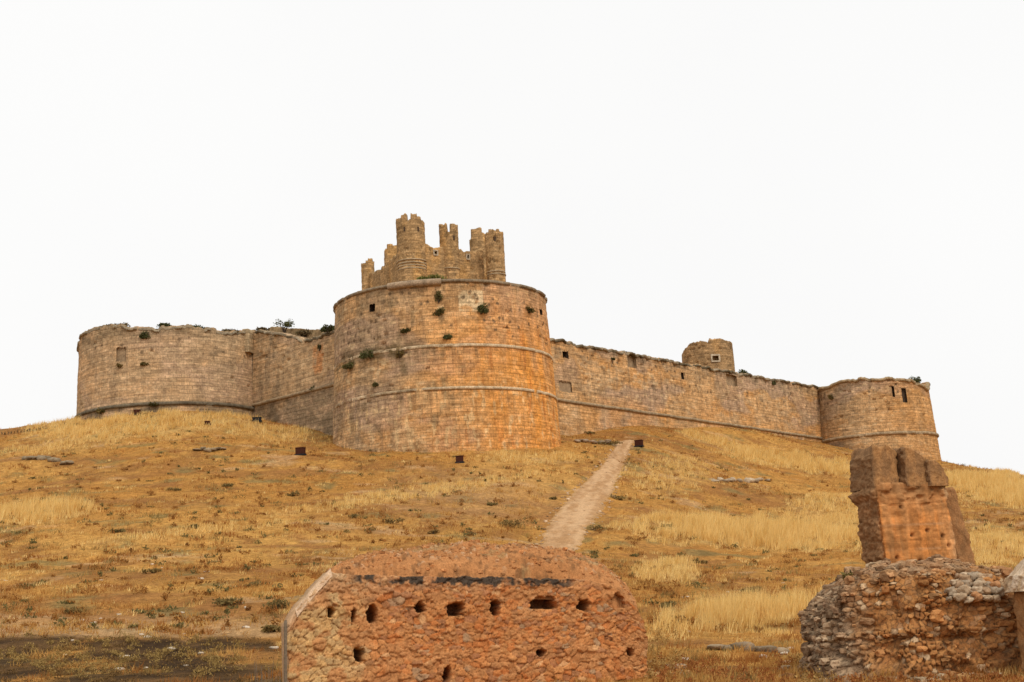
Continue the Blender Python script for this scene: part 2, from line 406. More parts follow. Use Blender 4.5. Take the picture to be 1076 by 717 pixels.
def frame_stones(path, nm, s, hole, batter, zref, parent, w=.18, proud=.05, name='window_surround', colr=(.55, .45, .32)):
    a, b, z0, z1 = hole; q = .5*(a+b); p, n = at_s(path, nm, s, q); t = np.array([-n[1], n[0], 0.])
    Vs = []; Fs = []
    def bx(ca, cz, ha, hz):
        c = np.array([*(p-n*(batter*(cz-zref))), cz])+t*ca; k = len(Vs)
        nn = np.array([n[0], n[1], 0.])
        for i in (-1, 1):
            for j in (-1, 1):
                for g in (-1, 1): Vs.append(c+t*ha*i+nn*(.12*j+proud-.06)+np.array([0, 0, hz*g]))
        Fs.extend([tuple(k+e for e in f) for f in [(0,1,3,2),(4,6,7,5),(0,4,5,1),(2,3,7,6),(0,2,6,4),(1,5,7,3)]])
    hw = .5*(b-a)
    bx(0, z1+w/2, hw+w, w/2); bx(0, z0-w/2, hw+w*.8, w/2)
    bx(-hw-w/2, .5*(z0+z1), w/2-.004, .5*(z1-z0)-.004); bx(hw+w/2, .5*(z0+z1), w/2-.004, .5*(z1-z0)-.004)
    return mesh_np(name, Vs, Fs, M_TRIM, parent, smooth=False, col=np.tile(colr, (len(Vs), 1)))

def ray_circle(px, py, c, R):
    d = ray(px, py); k = d[:2]; A = k@k; B = -2*k@c; Cq = c@c-R*R; D = B*B-4*A*Cq
    if D < 0: D = 0
    t = (-B-math.sqrt(D))/(2*A); return d*t
def ray_seg(px, py, a, b):
    d = ray(px, py); k = d[:2]; e = b-a; n = np.array([e[1], -e[0]]); t = (a@n)/(k@n); return d*t

def block_disp(bw, rh, amp, miss, seed, missfn=None):
    def f(s, z):
        row = np.floor(z/rh); u = s/bw+.5*(row % 2)+.3*_h(row, row*0, seed); bi = np.floor(u)
        r = _h(bi, row, seed+1); r2 = _h(bi, row, seed+2)
        d = amp*(r-.5)+.10*(fbm(s/2.2, z/2.2, seed+3)-.5)+.04*(fbm(s/.3, z/.3, seed+4)-.5)
        pr = miss if missfn is None else miss*missfn(s, z)
        d = d-np.where(r2 < pr, .12+.1*r, 0)*ss(.3, .5, fbm(s/.25, z/.2, seed+6))
        return d
    return f
class Tower: pass
def circ_path(c, R, nf=330, nb=50, half=1.75):
    """closed circle, fine on the side facing the camera, seam at the back; travels left to right as seen"""
    base = math.atan2(-c[1], -c[0])
    ang = np.r_[np.linspace(-half, half, nf), np.linspace(half, 2*math.pi-half, nb+2)[1:-1]]
    ang = np.r_[ang[nf+nb//2:]-2*math.pi, ang[:nf+nb//2]]
    A = base+ang
    return np.stack([c[0]+R*np.cos(A), c[1]+R*np.sin(A)], 1), ang
def px_top(path, tab, zdef):
    xs = [a for a, b in tab]; ys = [b for a, b in tab]
    px, py = proj(np.c_[path, np.full(len(path), zdef)])
    d = ray(px, np.interp(px, xs, ys)); return d[:, 2]/d[:, 1]*path[:, 1]
def tower(T, name, label, c, R, zb, zt, zref, batter, rows, colfn, disp, holes_px, mat, top_noise=.25, thick=1.4, cat='tower', nf=330, topfn=None, toptab=None, cap=True, group=None, capdz=-.25, seed=1):
    T.c = c; T.R = R; T.batter = batter; T.zref = zref
    t = empty(name, (c[0], c[1], zb+2)); tag(t, label, cat, 'round corner towers of the castle' if name == 'corner_tower' else group); T.o = t
    path, ang = circ_path(c, R, nf)
    # circ_path runs with increasing angle; outward normal is radial
    nm = np.stack([(path[:, 0]-c[0])/R, (path[:, 1]-c[1])/R], 1)
    s = np.r_[0, np.cumsum(np.linalg.norm(np.diff(path, axis=0), axis=1))]
    T.path = path; T.nm = nm; T.s = s; T.ang = ang
    s_mid = np.interp(0, ang, s); T.smid = s_mid
    ztop = zt+.22*(_h(np.floor(s/.55), s*0, seed+7)-.6)*(fbm(s/2.5, s*0, seed+8) > .42)*min(1, top_noise/.25)+top_noise*(fbm(s/1.3, s*0, seed)-.5)+top_noise*.8*(np.floor(fbm(s/2.1, s*0, seed+1)*5)/5-.5)
    if toptab is not None:
        zf = px_top(path, toptab, zt); fr_ = ss(1.55, 1.25, np.abs(ang)); ztop = ztop+(zf-zt)*fr_
    if topfn is not None: ztop = topfn(ang, ztop)
    T.ztop = ztop
    def to_hole(r):
        x0, y0, x1, y1 = r; z_ = []
        pc_ = ray_circle(.5*(x0+x1), .5*(y0+y1), c, R)
        Rr = R-batter*(pc_[2]-zref)
        a = ray_circle(x0, .5*(y0+y1), c, Rr); b = ray_circle(x1, .5*(y0+y1), c, Rr)
        u = ray_circle(.5*(x0+x1), y0, c, Rr); l = ray_circle(.5*(x0+x1), y1, c, Rr)
        base = math.atan2(-c[1], -c[0])
        def sa(p):
            an = math.atan2(p[1]-c[1], p[0]-c[0])-base; an = (an+math.pi) % (2*math.pi)-math.pi; return np.interp(an, ang, s)
        s0, s1 = sorted((sa(a), sa(b))); return (s0, s1, l[2], u[2])
    T.to_hole = to_hole
    hs = [to_hole(h[:4]) for h in holes_px]
    o, _, _ = sweep('wall', path, True, zb, ztop, rows, thick, mat, t, lambda a, z: colfn(a-s_mid, z), batter, zref, disp, hs, topn=.12, nrm=nm, sink=.3)
    T.holes = hs
    for h, hp in zip(hs, holes_px):
        dep = hp[4] if len(hp) > 4 else 1.2; mt = hp[5] if len(hp) > 5 else M_VOID
        embrasure(path, nm, s, h, batter, zref, dep, mt, t, 'embrasure' if dep > .8 else 'niche')
    if cap:
        rr = R-batter*(zt-zref)-thick*.6; k = 14; V = []; Cc = []
        for i in range(k+1):
            r = rr*(1-i/k*.98); th = np.linspace(0, 2*math.pi, 80, endpoint=False)
            x = c[0]+r*np.cos(th); y = c[1]+r*np.sin(th)
            V.append(np.stack([x, y, zt+capdz+.5*(fbm(x/1.5, y/1.5, seed+3)-.45)*min(1, i/2)-(.0 if i else .0)], 1))
            Cc.append(mix((.33, .22, .11), (.2, .15, .07), fbm(x, y, seed+5)))
        V = np.array(V); ii = np.arange((k+1)*80).reshape(k+1, 80); j = np.roll(ii, -1, 1)
        mesh_np('earth_fill', V, np.stack([ii[:-1], j[:-1], j[1:], ii[1:]], -1).reshape(-1, 4), M_GROUND, t, col=np.array(Cc))
    return T
def ring_band(T, name, z, hgt, proj_, colfn, erode=None, a0=-9, a1=9, seed=1):
    """a moulding round a tower: small rounded profile following the wall, worn by noise"""
    sel = (T.ang >= a0) & (T.ang <= a1); full = sel.all()
    p = T.path[sel]; nm = T.nm[sel]; s = T.s[sel]; an = T.ang[sel]; n = len(p)
    e = np.ones(n) if erode is None else erode(an, s)
    e = e*(.6+.55*fbm(s/.6, s*0, seed))*np.where(_h(np.floor(s/.7), s*0, seed+4) < .13, .1, 1)
    prof = [(-.05, -.5), (.55, -.5), (1, -.2), (1, .25), (.6, .5), (-.05, .62)]
    V = []
    for (o, dz) in prof:
        zz = z+dz*hgt+.05*(fbm(s/2, s*0, seed+2)-.5)
        off = np.where(o < 0, -.25, o*proj_*e)
        q = p+nm*(off-T.batter*(zz-T.zref))[:, None]
        V.append(np.concatenate([q, zz[:, None]], 1))
    V = np.array(V); ii = np.arange(V.shape[0]*n).reshape(-1, n)
    if full: j1 = ii; j2 = np.roll(ii, -1, 1)
    else: j1 = ii[:, :-1]; j2 = ii[:, 1:]
    c = colfn(s-T.smid, V[..., 2])
    return mesh_np(name, V, np.stack([j1[:-1], j2[:-1], j2[1:], j1[1:]], -1).reshape(-1, 4), M_TRIM, T.o, col=c)

TAN = (.53, .345, .18); GREY = (.36, .275, .175); ORG = (.64, .32, .10); PALE = (.70, .54, .33); DK = (.17, .12, .075)
def stone_base(s, z, seed, grey=.4, org=.2):
    n1 = fbm(s/5, z/4, seed); n2 = fbm(s/1.6, z/1.6, seed+1); n3 = fbm(s/1.2, z/.9, seed+2)
    c = mix(TAN, (.60, .375, .185), n2)
    c = mix(c, GREY, np.clip(grey*1.6*ss(.35, .7, n1*.6+n3*.4), 0, 1))
    c = mix(c, ORG, np.clip(org*1.8*ss(.35, .7, fbm(s/4, z/5, seed+5)*.6+n3*.4), 0, 1))
    big = fbm(s/7, z/3.5, seed+20, 3); c = mix(c, (.45, .325, .23), .9*ss(.50, .60, big)); c = mix(c, (.66, .46, .26), .5*ss(.46, .36, big))
    c = mix(c, (.27, .20, .13), .55*ss(.60, .72, fbm(s/.4, z/3.5, seed+21)))
    c = mix(c, (.58, .43, .27), .6*ss(.62, .70, fbm(s/1.4, z/.5, seed+22)))
    row = np.floor(z/.27); bi = np.floor(s/.52+.5*(row % 2))
    r = _h(bi, row, seed+8)
    c = mix(c, PALE, .55*(r > .93)); c = mix(c, DK, .5*(r < .05))
    return c
def spots(s, z, seed, dens, sx=.35, sz=.35):
    f1, f2, r = cells(s/sx/2.5, z/sz/2.5, seed)
    return ss(.22, .1, f1)*0 + np.where((r < dens) & (f1 < .28+.12*vnoise(s*3, z*3, seed)), 1., 0.)

# --- central tower
zr1 = ray_circle(470, 363, C_MID, 10.7)[2]; zr2 = ray_circle(470, 408, C_MID, 10.85)[2]
zt_mid = ray_circle(468, 294, C_MID, 10.4)[2]
MID = Tower()
def mid_col(s, z):
    phi = s/11.
    c = stone_base(s, z, 101, .35, .15)
    right = ss(-.75, .8, phi+.7*(fbm(s/3, z/6, 120)-.5)); low = ss(zt_mid, zr1-1, z)
    o = right*(.35+.65*low)*(.55+.9*(fbm(s/1.1, z/5, 121)-.3))
    c = mix(c, (.74, .33, .075), np.clip(o*1.05, 0, .9))
    strk = ss(.6, .72, fbm(s/.45, z/2.5, 122))*right*low; c = mix(c, (.52, .19, .05), .55*strk)
    pale = ss(.62, .7, fbm(s/.35, z/1.2, 123))*ss(zr2+2, zr2-1, z); c = mix(c, (.75, .55, .30), .6*pale)
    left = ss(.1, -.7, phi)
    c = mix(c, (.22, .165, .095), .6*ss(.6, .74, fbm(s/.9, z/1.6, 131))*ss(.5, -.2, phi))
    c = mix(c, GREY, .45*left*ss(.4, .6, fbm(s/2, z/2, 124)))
    # dark eroded, plant-rooted band under upper ring on the left
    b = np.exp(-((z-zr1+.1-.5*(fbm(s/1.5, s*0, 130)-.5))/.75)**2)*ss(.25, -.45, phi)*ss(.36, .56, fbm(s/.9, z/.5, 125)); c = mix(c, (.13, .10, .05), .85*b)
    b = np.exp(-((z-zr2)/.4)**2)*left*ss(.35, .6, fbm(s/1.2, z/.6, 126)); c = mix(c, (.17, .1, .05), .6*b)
    c = mix(c, (.2, .15, .1), .5*ss(zt_mid-.9, zt_mid-.1, z)*fbm(s/.8, z, 127))
    h = MIDPATCH
    pt = ss(h[0], h[0]+.1, s)*ss(h[1], h[1]-.1, s)*ss(h[2], h[2]+.1, z)*ss(h[3], h[3]-.1, z)*ss(.3, .5, fbm(s/.7, z/.7, 128)+.1)
    c = mix(c, (.76, .62, .40), .75*pt)
    c = mix(c, DK, .85*spots(s*1.8, z*1.8, 129, .13)*ss(zr1-.5, zr1+1, z)*ss(.42, .55, fbm(s/2.5, z/2, 132)))
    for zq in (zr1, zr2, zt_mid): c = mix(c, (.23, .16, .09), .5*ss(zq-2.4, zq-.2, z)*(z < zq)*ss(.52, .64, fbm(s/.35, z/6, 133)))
    return c
_sp = lambda px, py: ray_circle(px, py, C_MID, 10.5)
def _sm(px, py):
    p = _sp(px, py); b = math.atan2(-C_MID[1], -C_MID[0]); a = math.atan2(p[1]-C_MID[1], p[0]-C_MID[0])-b
    return ((a+math.pi) % (2*math.pi)-math.pi)*10.7, p[2]
_a = _sm(481, 304); _b = _sm(509, 328); MIDPATCH = (_a[0], _b[0], _b[1], _a[1])
mid_miss = lambda s, z: np.where(z > zr1, 1.2, .5)*(fbm(s/3, z/3, 140) > .5)
tower(MID, 'corner_tower', 'massive orange-stained round tower in the centre of the castle, with two ring mouldings', C_MID, 10.72, 9, zt_mid, 24, .046, 190,
      mid_col, block_disp(.52, .27, .04, .02, 150, mid_miss), [(388, 319, 394, 328), (567, 325, 570, 331)], M_ASH, nf=420, seed=160)
bandc = lambda s, z: mix((.62, .47, .30), (.30, .22, .13), ss(.35, .65, fbm(s/.8, z/3, 170))*ss(3, -5, s)*.9+.1)
ring_band(MID, 'string_course', zr1, .30, .16, bandc, lambda a, s: np.clip(ss(-.55, .05, a)+.9*(fbm(s/.9, s*0, 172) > .52)*ss(-1.2, -.4, a), .03, 1), seed=171)
ring_band(MID, 'string_course', zr2, .28, .16, bandc, lambda a, s: np.clip(ss(-.7, 0, a)+.8*(fbm(s/.9, s*0, 176) > .5), .05, 1), seed=175)
ring_band(MID, 'cornice', zt_mid-.12, .3, .22, lambda s, z: mix((.34, .26, .17), (.2, .15, .1), fbm(s/.9, z, 177)), seed=178)
ring_band(MID, 'thick_cornice_block', zt_mid-.2, .62, .42, lambda s, z: mix((.43, .31, .2), (.33, .24, .16), fbm(s/.9, z, 179)), a0=_sm(407, 300)[0]/10.7, a1=_sm(464, 300)[0]/10.7, seed=180)

# --- left tower
LEFT = Tower(); RL = 9.9
zt_l = ray_circle(175, 345, C_LEFT, RL)[2]; zrl = ray_circle(175, 424, C_LEFT, RL)[2]
def left_col(s, z):
    c = stone_base(s, z, 201, .55, .08)
    c = mix(c, (.56, .405, .26), .45)
    c = mix(c, (.15, .125, .085), .8*ss(zrl+.4, zrl-.4, z)*ss(.25, .6, fbm(s/1.5, z/1, 203)))
    c = mix(c, (.17, .14, .09), .6*ss(zt_l-1.2, zt_l, z)*ss(.3, .6, fbm(s/1.2, z, 204)))
    c = mix(c, DK, .8*spots(s*1.6, z*1.6, 205, .11)*ss(zt_l-4.5, zt_l-2.5, z))
    c = mix(c, (.4, .3, .19), .5*ss(.55, .65, fbm(s/3, z/2, 206)))
    return c
tower(LEFT, 'corner_tower', 'broad grey-tan round tower at the far left end of the castle', C_LEFT, RL, 17, zt_l, 25, .03, 130,
      left_col, block_disp(.52, .27, .035, .010, 210), [(122, 365, 132, 380, .18, M_NICHE)], M_ASH, nf=330, top_noise=.35, capdz=.2, seed=220,
      toptab=[(82,352),(90,347.5),(97,344),(107,340.5),(127,341),(133,344),(159,342),(165,345),(178,341.5),(205,341),(221,345),(250,347.5),(275,347)])
ring_band(LEFT, 'string_course', zrl, .35, .25, lambda s, z: mix((.22, .18, .12), (.12, .10, .07), fbm(s/.8, z, 221)), seed=222)
ring_band(LEFT, 'cornice', LEFT.ztop-.25, .28, .3, lambda s, z: mix((.42, .34, .23), (.22, .17, .11), fbm(s/.9, z, 223)), lambda a, s: np.where(_h(np.floor(s/.8), s*0, 224) < .5, .8, .05), seed=225)

# --- right tower
RIGHT = Tower(); RR = 8.3
zt_r = ray_circle(917, 398, C_RIGHT, RR)[2]; zrr = ray_circle(925, 456, C_RIGHT, RR)[2]
def right_col(s, z):
    c = stone_base(s, z, 301, .4, .2)
    right = ss(-2, 6, s+3*(fbm(s/2, z/4, 303)-.5)); c = mix(c, (.52, .27, .095), .65*right*(.6+.5*fbm(s/.8, z/4, 304)))
    c = mix(c, GREY, .55*ss(1, -5, s)*ss(.3, .6, fbm(s/2, z/1.5, 305)))
    c = mix(c, (.14, .11, .075), .5*ss(zrr, zrr-1.5, z)*ss(0, -5, s)*ss(.3, .6, fbm(s, z, 306)))
    c = mix(c, DK, .8*spots(s*1.6, z*1.6, 307, .11)*ss(zt_r-5, zt_r-2, z))
    return c
tower(RIGHT, 'corner_tower', 'round stone tower at the far right end of the castle behind the earthen pillar', C_RIGHT, RR, 14, zt_r, 25, .066, 140,
      right_col, block_disp(.52, .27, .04, .03, 310, lambda s, z: z > zrr+2), [(948, 408, 952.5, 423, .4, M_VOID), (937, 406, 940, 417, .6, M_VOID)], M_ASH, nf=300, top_noise=.3, seed=320, toptab=[(858,408),(871,403.5),(884,399.5),(904,396.5),(934,396),(959,398),(968,402),(977,409)])
ring_band(RIGHT, 'string_course', zrr, .42, .28, lambda s, z: mix((.52, .38, .23), (.28, .2, .12), fbm(s/.8, z, 321)), seed=322)
ring_band(RIGHT, 'cornice', np.interp(RIGHT.ang, RIGHT.ang, RIGHT.ztop)-.2, .4, .32, lambda s, z: mix((.50, .37, .22), (.26, .18, .1), fbm(s/.9, z, 323)), seed=325)

# --- curtain walls
def densify(pts, step):
    pts = [np.asarray(p, float) for p in pts]; out = []
    for a, b in zip(pts[:-1], pts[1:]):
        n = max(2, int(np.linalg.norm(b-a)/step)); out += [a+(b-a)*i/n for i in range(n)]
    out.append(pts[-1]); return np.array(out)
def curtain(name, label, seg, zb, ztop_px, zring, step, rows, colfn, holes_px, seed, thick=2.2, batter=.03):
    a, b = seg; path = densify([a, b], step)
    t = empty(name, (*(a+(b-a)*.5), zb+3)); tag(t, label, 'castle wall', 'curtain walls between the towers')
    s = np.r_[0, np.cumsum(np.linalg.norm(np.diff(path, axis=0), axis=1))]; L = s[-1]
    sx = []; zx = []
    for (px, py) in ztop_px:
        p = ray_seg(px, py, a, b); sx.append((p[:2]-a)@(b-a)/L); zx.append(p[2])
    zt = np.interp(s, sx, zx)+.25*(_h(np.floor(s/.6), s*0, seed+17)-.6)*(fbm(s/2.5, s*0, seed+18) > .42)+.3*(fbm(s/.9, s*0, seed)-.5)+.3*(np.floor(fbm(s/1.7, s*0, seed+1)*5)/5-.5)
    def hole(r):
        x0, y0, x1, y1 = r; p0 = ray_seg(x0, .5*(y0+y1), a, b); p1 = ray_seg(x1, .5*(y0+y1), a, b); u = ray_seg(.5*(x0+x1), y0, a, b); l = ray_seg(.5*(x0+x1), y1, a, b)
        f = lambda p: (p[:2]-a)@(b-a)/L
        return (f(p0), f(p1), l[2], u[2])
    hs = [hole(h[:4]) for h in holes_px]
    o, s, nm = sweep('wall', path, False, zb, zt, rows, thick, M_ASH, t, colfn, batter, 27, block_disp(.52, .27, .04, .02, seed+3, lambda q, z: (z > 27)*1.0), hs, topn=.15, sink=.2)
    for h, hp in zip(hs, holes_px):
        embrasure(path, nm, s, h, batter, 27, hp[4], hp[5], t, 'embrasure' if hp[4] > .8 else 'niche')
    def band(nm_, z, hgt, pr, cf, er, sd):
        e = (.6+.55*fbm(s/.6, s*0, sd))*er(s); V = []
        for (o_, dz) in [(-.05, -.5), (.55, -.5), (1, -.2), (1, .25), (.6, .5), (-.05, .62)]:
            zz = z+dz*hgt+.1*(fbm(s/2, s*0, sd+2)-.5); off = np.where(o_ < 0, -.25, o_*pr*e)
            V.append(np.concatenate([path+nm*(off-batter*(zz-27))[:, None], (zz+0*s)[:, None]], 1))
        V = np.array(V); ii = np.arange(6*len(s)).reshape(6, -1)
        mesh_np(nm_, V, np.stack([ii[:-1, :-1], ii[:-1, 1:], ii[1:, 1:], ii[1:, :-1]], -1).reshape(-1, 4), M_TRIM, t, col=cf(np.broadcast_to(s, V.shape[:2]), V[..., 2]))
    band('string_course', zring, .34, .26, lambda q, z: mix((.46, .34, .21), (.25, .18, .105), fbm(q/.8, z, seed+7)), lambda q: 1+0*q, seed+8)
    band('coping', zt-.2, .3, .35, lambda q, z: mix((.34, .27, .18), (.13, .1, .06), ss(.3, .7, fbm(q/1.3, z, seed+9))), lambda q: np.where(_h(np.floor(q/.8), q*0, seed+11) < .6, .8, .1), seed+10)
    return t, path, s, nm
zc_r = ray_seg(740, 443, *CUR_R)[2]; 
def curR_col(s, z):
    c = stone_base(s, z, 401, .3, .35)
    c = mix(c, (.50, .30, .14), .35*ss(.4, .6, fbm(s/6, z/3, 403)))
    c = mix(c, (.25, .21, .15), .5*ss(29.3, 31.5, z)*ss(.3, .6, fbm(s/1.5, z/2, 404)))
    c = mix(c, ORG, .4*ss(26.5, 24.5, z)*ss(.35, .6, fbm(s/2.5, z/2, 405)))
    c = mix(c, DK, .85*spots(s*1.6, z*1.6, 406, .11)*ss(27.3, 28.6, z)*(1-ss(31.2, 31.6, z)))
    c = mix(c, (.40, .29, .18), .6*ss(.6, .75, fbm(s/2.4, z/.9, 407)))
    return c
curR, cRp, cRs, cRn = curtain('curtain_wall', 'long straight stone curtain wall running from the central tower down to the right tower', CUR_R, 18,
    [(560, 351), (580, 355), (660, 370), (750, 386), (800, 395), (868, 407)], zc_r, .13, 95, curR_col,
    [(592, 369, 597.5, 376, 1.2, M_VOID), (660, 371, 669, 386, .35, M_NICHE), (716.5, 392, 719.5, 399, .9, M_VOID), (763.5, 394, 775, 405, .35, M_NICHE), (587, 401, 601, 412, .12, M_NICHE)], 410)
zc_l = ray_seg(310, 415, *CUR_L)[2]
S_RED = float(np.linalg.norm(ray_seg(334, 385, *CUR_L)[:2]-CUR_L[0]))
def curL_col(s, z):
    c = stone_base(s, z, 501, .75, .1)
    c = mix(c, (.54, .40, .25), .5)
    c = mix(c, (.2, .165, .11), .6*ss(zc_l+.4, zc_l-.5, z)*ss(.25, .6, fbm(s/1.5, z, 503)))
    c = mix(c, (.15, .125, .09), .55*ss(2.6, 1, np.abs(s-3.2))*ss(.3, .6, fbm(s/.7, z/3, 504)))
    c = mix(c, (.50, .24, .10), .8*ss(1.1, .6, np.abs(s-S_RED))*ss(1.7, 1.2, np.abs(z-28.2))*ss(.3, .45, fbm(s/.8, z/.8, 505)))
    return c
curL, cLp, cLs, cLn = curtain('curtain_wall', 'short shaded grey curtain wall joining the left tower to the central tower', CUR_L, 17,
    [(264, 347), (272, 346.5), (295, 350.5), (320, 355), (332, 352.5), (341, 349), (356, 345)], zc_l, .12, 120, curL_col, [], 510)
# rubble fill behind the left curtain's parapet
_a, _b = CUR_L; _e = (_b-_a)/np.linalg.norm(_b-_a); _n = np.array([_e[1], -_e[0]]); _p = densify([_a-_n*1.6+_e*1.0, _b-_n*1.6], .15)
_px, _py = proj(np.c_[_p, np.full(len(_p), 33.)]); _d = ray(_px, np.interp(_px, [262, 276, 285, 300, 315, 330, 345], [347, 346, 343.5, 345.5, 346, 346.5, 346])); _zt = _d[:, 2]/_d[:, 1]*_p[:, 1]
sweep('rubble_fill', _p, False, 29, _zt+.25*(fbm(np.arange(len(_p))/4., np.zeros(len(_p)), 77)-.5), 30, 1.5, M_GROUND, curL, lambda q, z: mix((.36, .24, .13), (.24, .17, .09), fbm(q/.7, z/.7, 78)), .2, 33, lambda q, z: .3*(fbm(q/.5, z/.5, 79)-.5), [])
# weathered latrine chute at the junction of tower and wall
LJ = Tower()
hL = LEFT.to_hole((254.5, 347, 273, 372))
q, n_j = at_s(LEFT.path, LEFT.nm, LEFT.s, .5*(hL[0]+hL[1])); tj = np.array([-n_j[1], n_j[0], 0])
pchute = ray_circle(263, 360, C_LEFT, RL-.02)
def loft_box(name, cx, cy, ex, ey, zb, zt, mat, parent, colfn, disp, res=.12, rows=30, cap=6, taper=0, lean=(0, 0), corner=.12, topfn=None, chip=0):
    """solid irregular block: footprint half-axes ex, ey (2D vectors), densely gridded and displaced"""
    ex = np.asarray(ex, float); ey = np.asarray(ey, float)
    ring = densify([(-1, -1), (1, -1), (1, 1), (-1, 1), (-1, -1)], .05)[:-1]
    # density by size
    n = int(max(40, 2*(np.linalg.norm(ex)+np.linalg.norm(ey))*2/res)); t = np.linspace(0, 4, n, endpoint=False)
    seg = np.floor(t).astype(int) % 4; f = (t-np.floor(t))*2-1
    fx = np.choose(seg, [f, np.ones(n), -f, -np.ones(n)]); fy = np.choose(seg, [-np.ones(n), f, np.ones(n), -f])
    k = (np.abs(fx)**8+np.abs(fy)**8)**(-1/8.)*1.0; fx = fx*k; fy = fy*k
    s = t*.25*2*(np.linalg.norm(ex)+np.linalg.norm(ey))*2/1.0
    V = []; Cc = []; UV = []
    on = np.stack([fx*0, fx*0], 1)
    nn = fx[:, None]*np.abs(fx[:, None])**5*ex/np.linalg.norm(ex)+fy[:, None]*np.abs(fy[:, None])**5*ey/np.linalg.norm(ey); nn /= np.linalg.norm(nn, axis=1)[:, None]
    zt0 = zt+0*fx if topfn is None else topfn(fx, fy)
    for j in range(rows+cap+1):
        if j <= rows: g = j/rows; sc = 1.; 
        else: g = 1.; sc = 1-(j-rows)/cap*.97
        tz = 1-taper*g
        px_ = fx*tz*sc; py_ = fy*tz*sc
        zt_ = zt0 if (topfn is None or j <= rows) else topfn(fx*sc, fy*sc)
        z = zb+(zt_-zb)*g
        base = px_[:, None]*ex+py_[:, None]*ey+np.array([cx, cy])+np.array(lean)*g
        d = disp(s, z, fx, fy)*(1 if sc == 1 else max(0, sc-.3))
        if j > rows: z = z+.10*(fbm(base[:, 0]*2.5, base[:, 1]*2.5, 5)-.5)*1.5-0.0
        round_ = -corner*max(0, (g-(1-2.0/rows)))*rows/2 if j <= rows else -corner*sc
        q_ = base+nn*(d+round_)[:, None]
        V.append(np.c_[q_, z]); Cc.append(colfn(s, z, fx, fy)); UV.append(np.c_[s, z+(0 if j <= rows else (1-sc))])
    V = np.array(V); m = V.shape[0]; ii = np.arange(m*n).reshape(m, n); j2 = np.roll(ii, -1, 1)
    return mesh_np(name, V, np.stack([ii[:-1], j2[:-1], j2[1:], ii[1:]], -1).reshape(-1, 4), mat, parent, col=np.array(Cc), uv=np.array(UV).reshape(-1, 2))
tl = np.array([-n_j[1], n_j[0]])
loft_box('latrine_chute', *(pchute[:2]-n_j*.25), tl*.85, n_j*.45, hL[2], hL[3]-.1, M_NICHE, LEFT.o,
         lambda s, z, fx, fy: mix((.33, .26, .17), (.52, .40, .25), fbm(s/.4, z/2, 520)), lambda s, z, fx, fy: .08*(fbm(s/.25, z/1.5, 521)-.5), res=.12, rows=22)

# --- keep
kp = empty('castle_keep', (*xy(455, 290, 172), 29.7)); tag(kp, 'ruined keep with broken round turrets rising behind the central tower', 'keep')
def keep_col(seed):
    def f(s, z):
        c = mix((.50, .33, .165), (.38, .26, .14), fbm(s/1.2, z/1.2, seed)); c = mix(c, (.60, .36, .14), .6*ss(.5, .7, fbm(s/1.5, z/2.5, seed+1)))
        return mix(c, (.2, .145, .085), .5*ss(.62, .75, fbm(s/.8, z/1.5, seed+2)))
    return f
def turret(px, Y, wpx, tops, seed, zb=29.5, rings_px=None, inner=.45, holes=()):
    """tops: list of (pxfrac from -1..1 start, end, py) for the skyline; parts outside use default"""
    c = xy(px, 270, Y); R = wpx/2/FPX*Y*.985
    T = Tower(); T.c = c; T.R = R; T.batter = 0; T.zref = 0; T.o = kp
    path, ang = circ_path(c, R, 84, 24)
    nm = (path-c)/R; s = np.r_[0, np.cumsum(np.linalg.norm(np.diff(path, axis=0), axis=1))]
    lat = np.sin(ang)  # -1..1 across the picture
    # front part and back part share the same outline so that gaps show the sky
    zt = np.zeros(len(lat)); 
    for (a, b, py) in tops:
        z = P(px, py, Y)[2]; zt = np.where((lat >= a) & (lat <= b), z, zt)
    zt = np.where(zt == 0, P(px, tops[0][2], Y)[2], zt)+.6*(fbm(s/.4, s*0, seed)-.5)
    o, _, _ = sweep('turret', path, True, zb, zt, 90, inner, M_ASH_S, kp, keep_col(seed), 0, 0, block_disp(.42, .24, .05, .04, seed+5), [], topn=.1, nrm=nm)
    T.path = path; T.nm = nm; T.s = s; T.ang = ang; T.smid = np.interp(0, ang, s)
    if rings_px:
        for i, py in enumerate(rings_px):
            b = ring_band(T, 'corbel_ring', P(px, py, Y)[2], .16, .10-.02*i, lambda q, z: mix((.5, .38, .24), (.34, .25, .15), fbm(q, z, seed+i)), seed=seed+20+i); b.parent = o; b.matrix_parent_inverse = Matrix.Identity(4); b.location = (0, 0, 0)
            b.matrix_parent_inverse = (Matrix.Translation(kp.location)@o.matrix_basis.inverted() if False else o.matrix_parent_inverse.inverted())
            b.matrix_parent_inverse = Matrix.Identity(4)
    for (hx, hy) in holes:
        d = ray(hx, hy); p = ray_circle(hx, hy, c, R); n = (p[:2]-c)/R; t = np.array([-n[1], n[0], 0])
        sl = box_mesh('arrow_slit', np.array([p[0], p[1], p[2]])-np.array([n[0], n[1], 0])*.09, t*.12, np.array([-n[0], -n[1], 0])*.12, np.array([0, 0, .28]), M_VOID, kp)
        sl.parent = o; sl.matrix_parent_inverse = Matrix.Identity(4)
    return o, c, R
cC = turret(432.5, 168, 31.5, [(-1.1, -.62, 231), (-.62, -.22, 228.5), (-.22, .03, 236), (.03, .5, 229), (.5, .75, 232), (.75, 1.1, 235)], 601, rings_px=(276, 279, 282, 285), holes=((425, 241), (439.5, 241)))
cD = turret(472.5, 171, 21, [(-1.1, -.15, 237.5), (-.15, .2, 246), (.2, 1.1, 238.5)], 620, rings_px=(284,), holes=((477, 250),))
cE = turret(520.5, 171, 20.5, [(-1.1, -.6, 247), (-.6, .55, 243.5), (.55, 1.1, 246)], 640, rings_px=(287, 290), holes=((520, 251),))
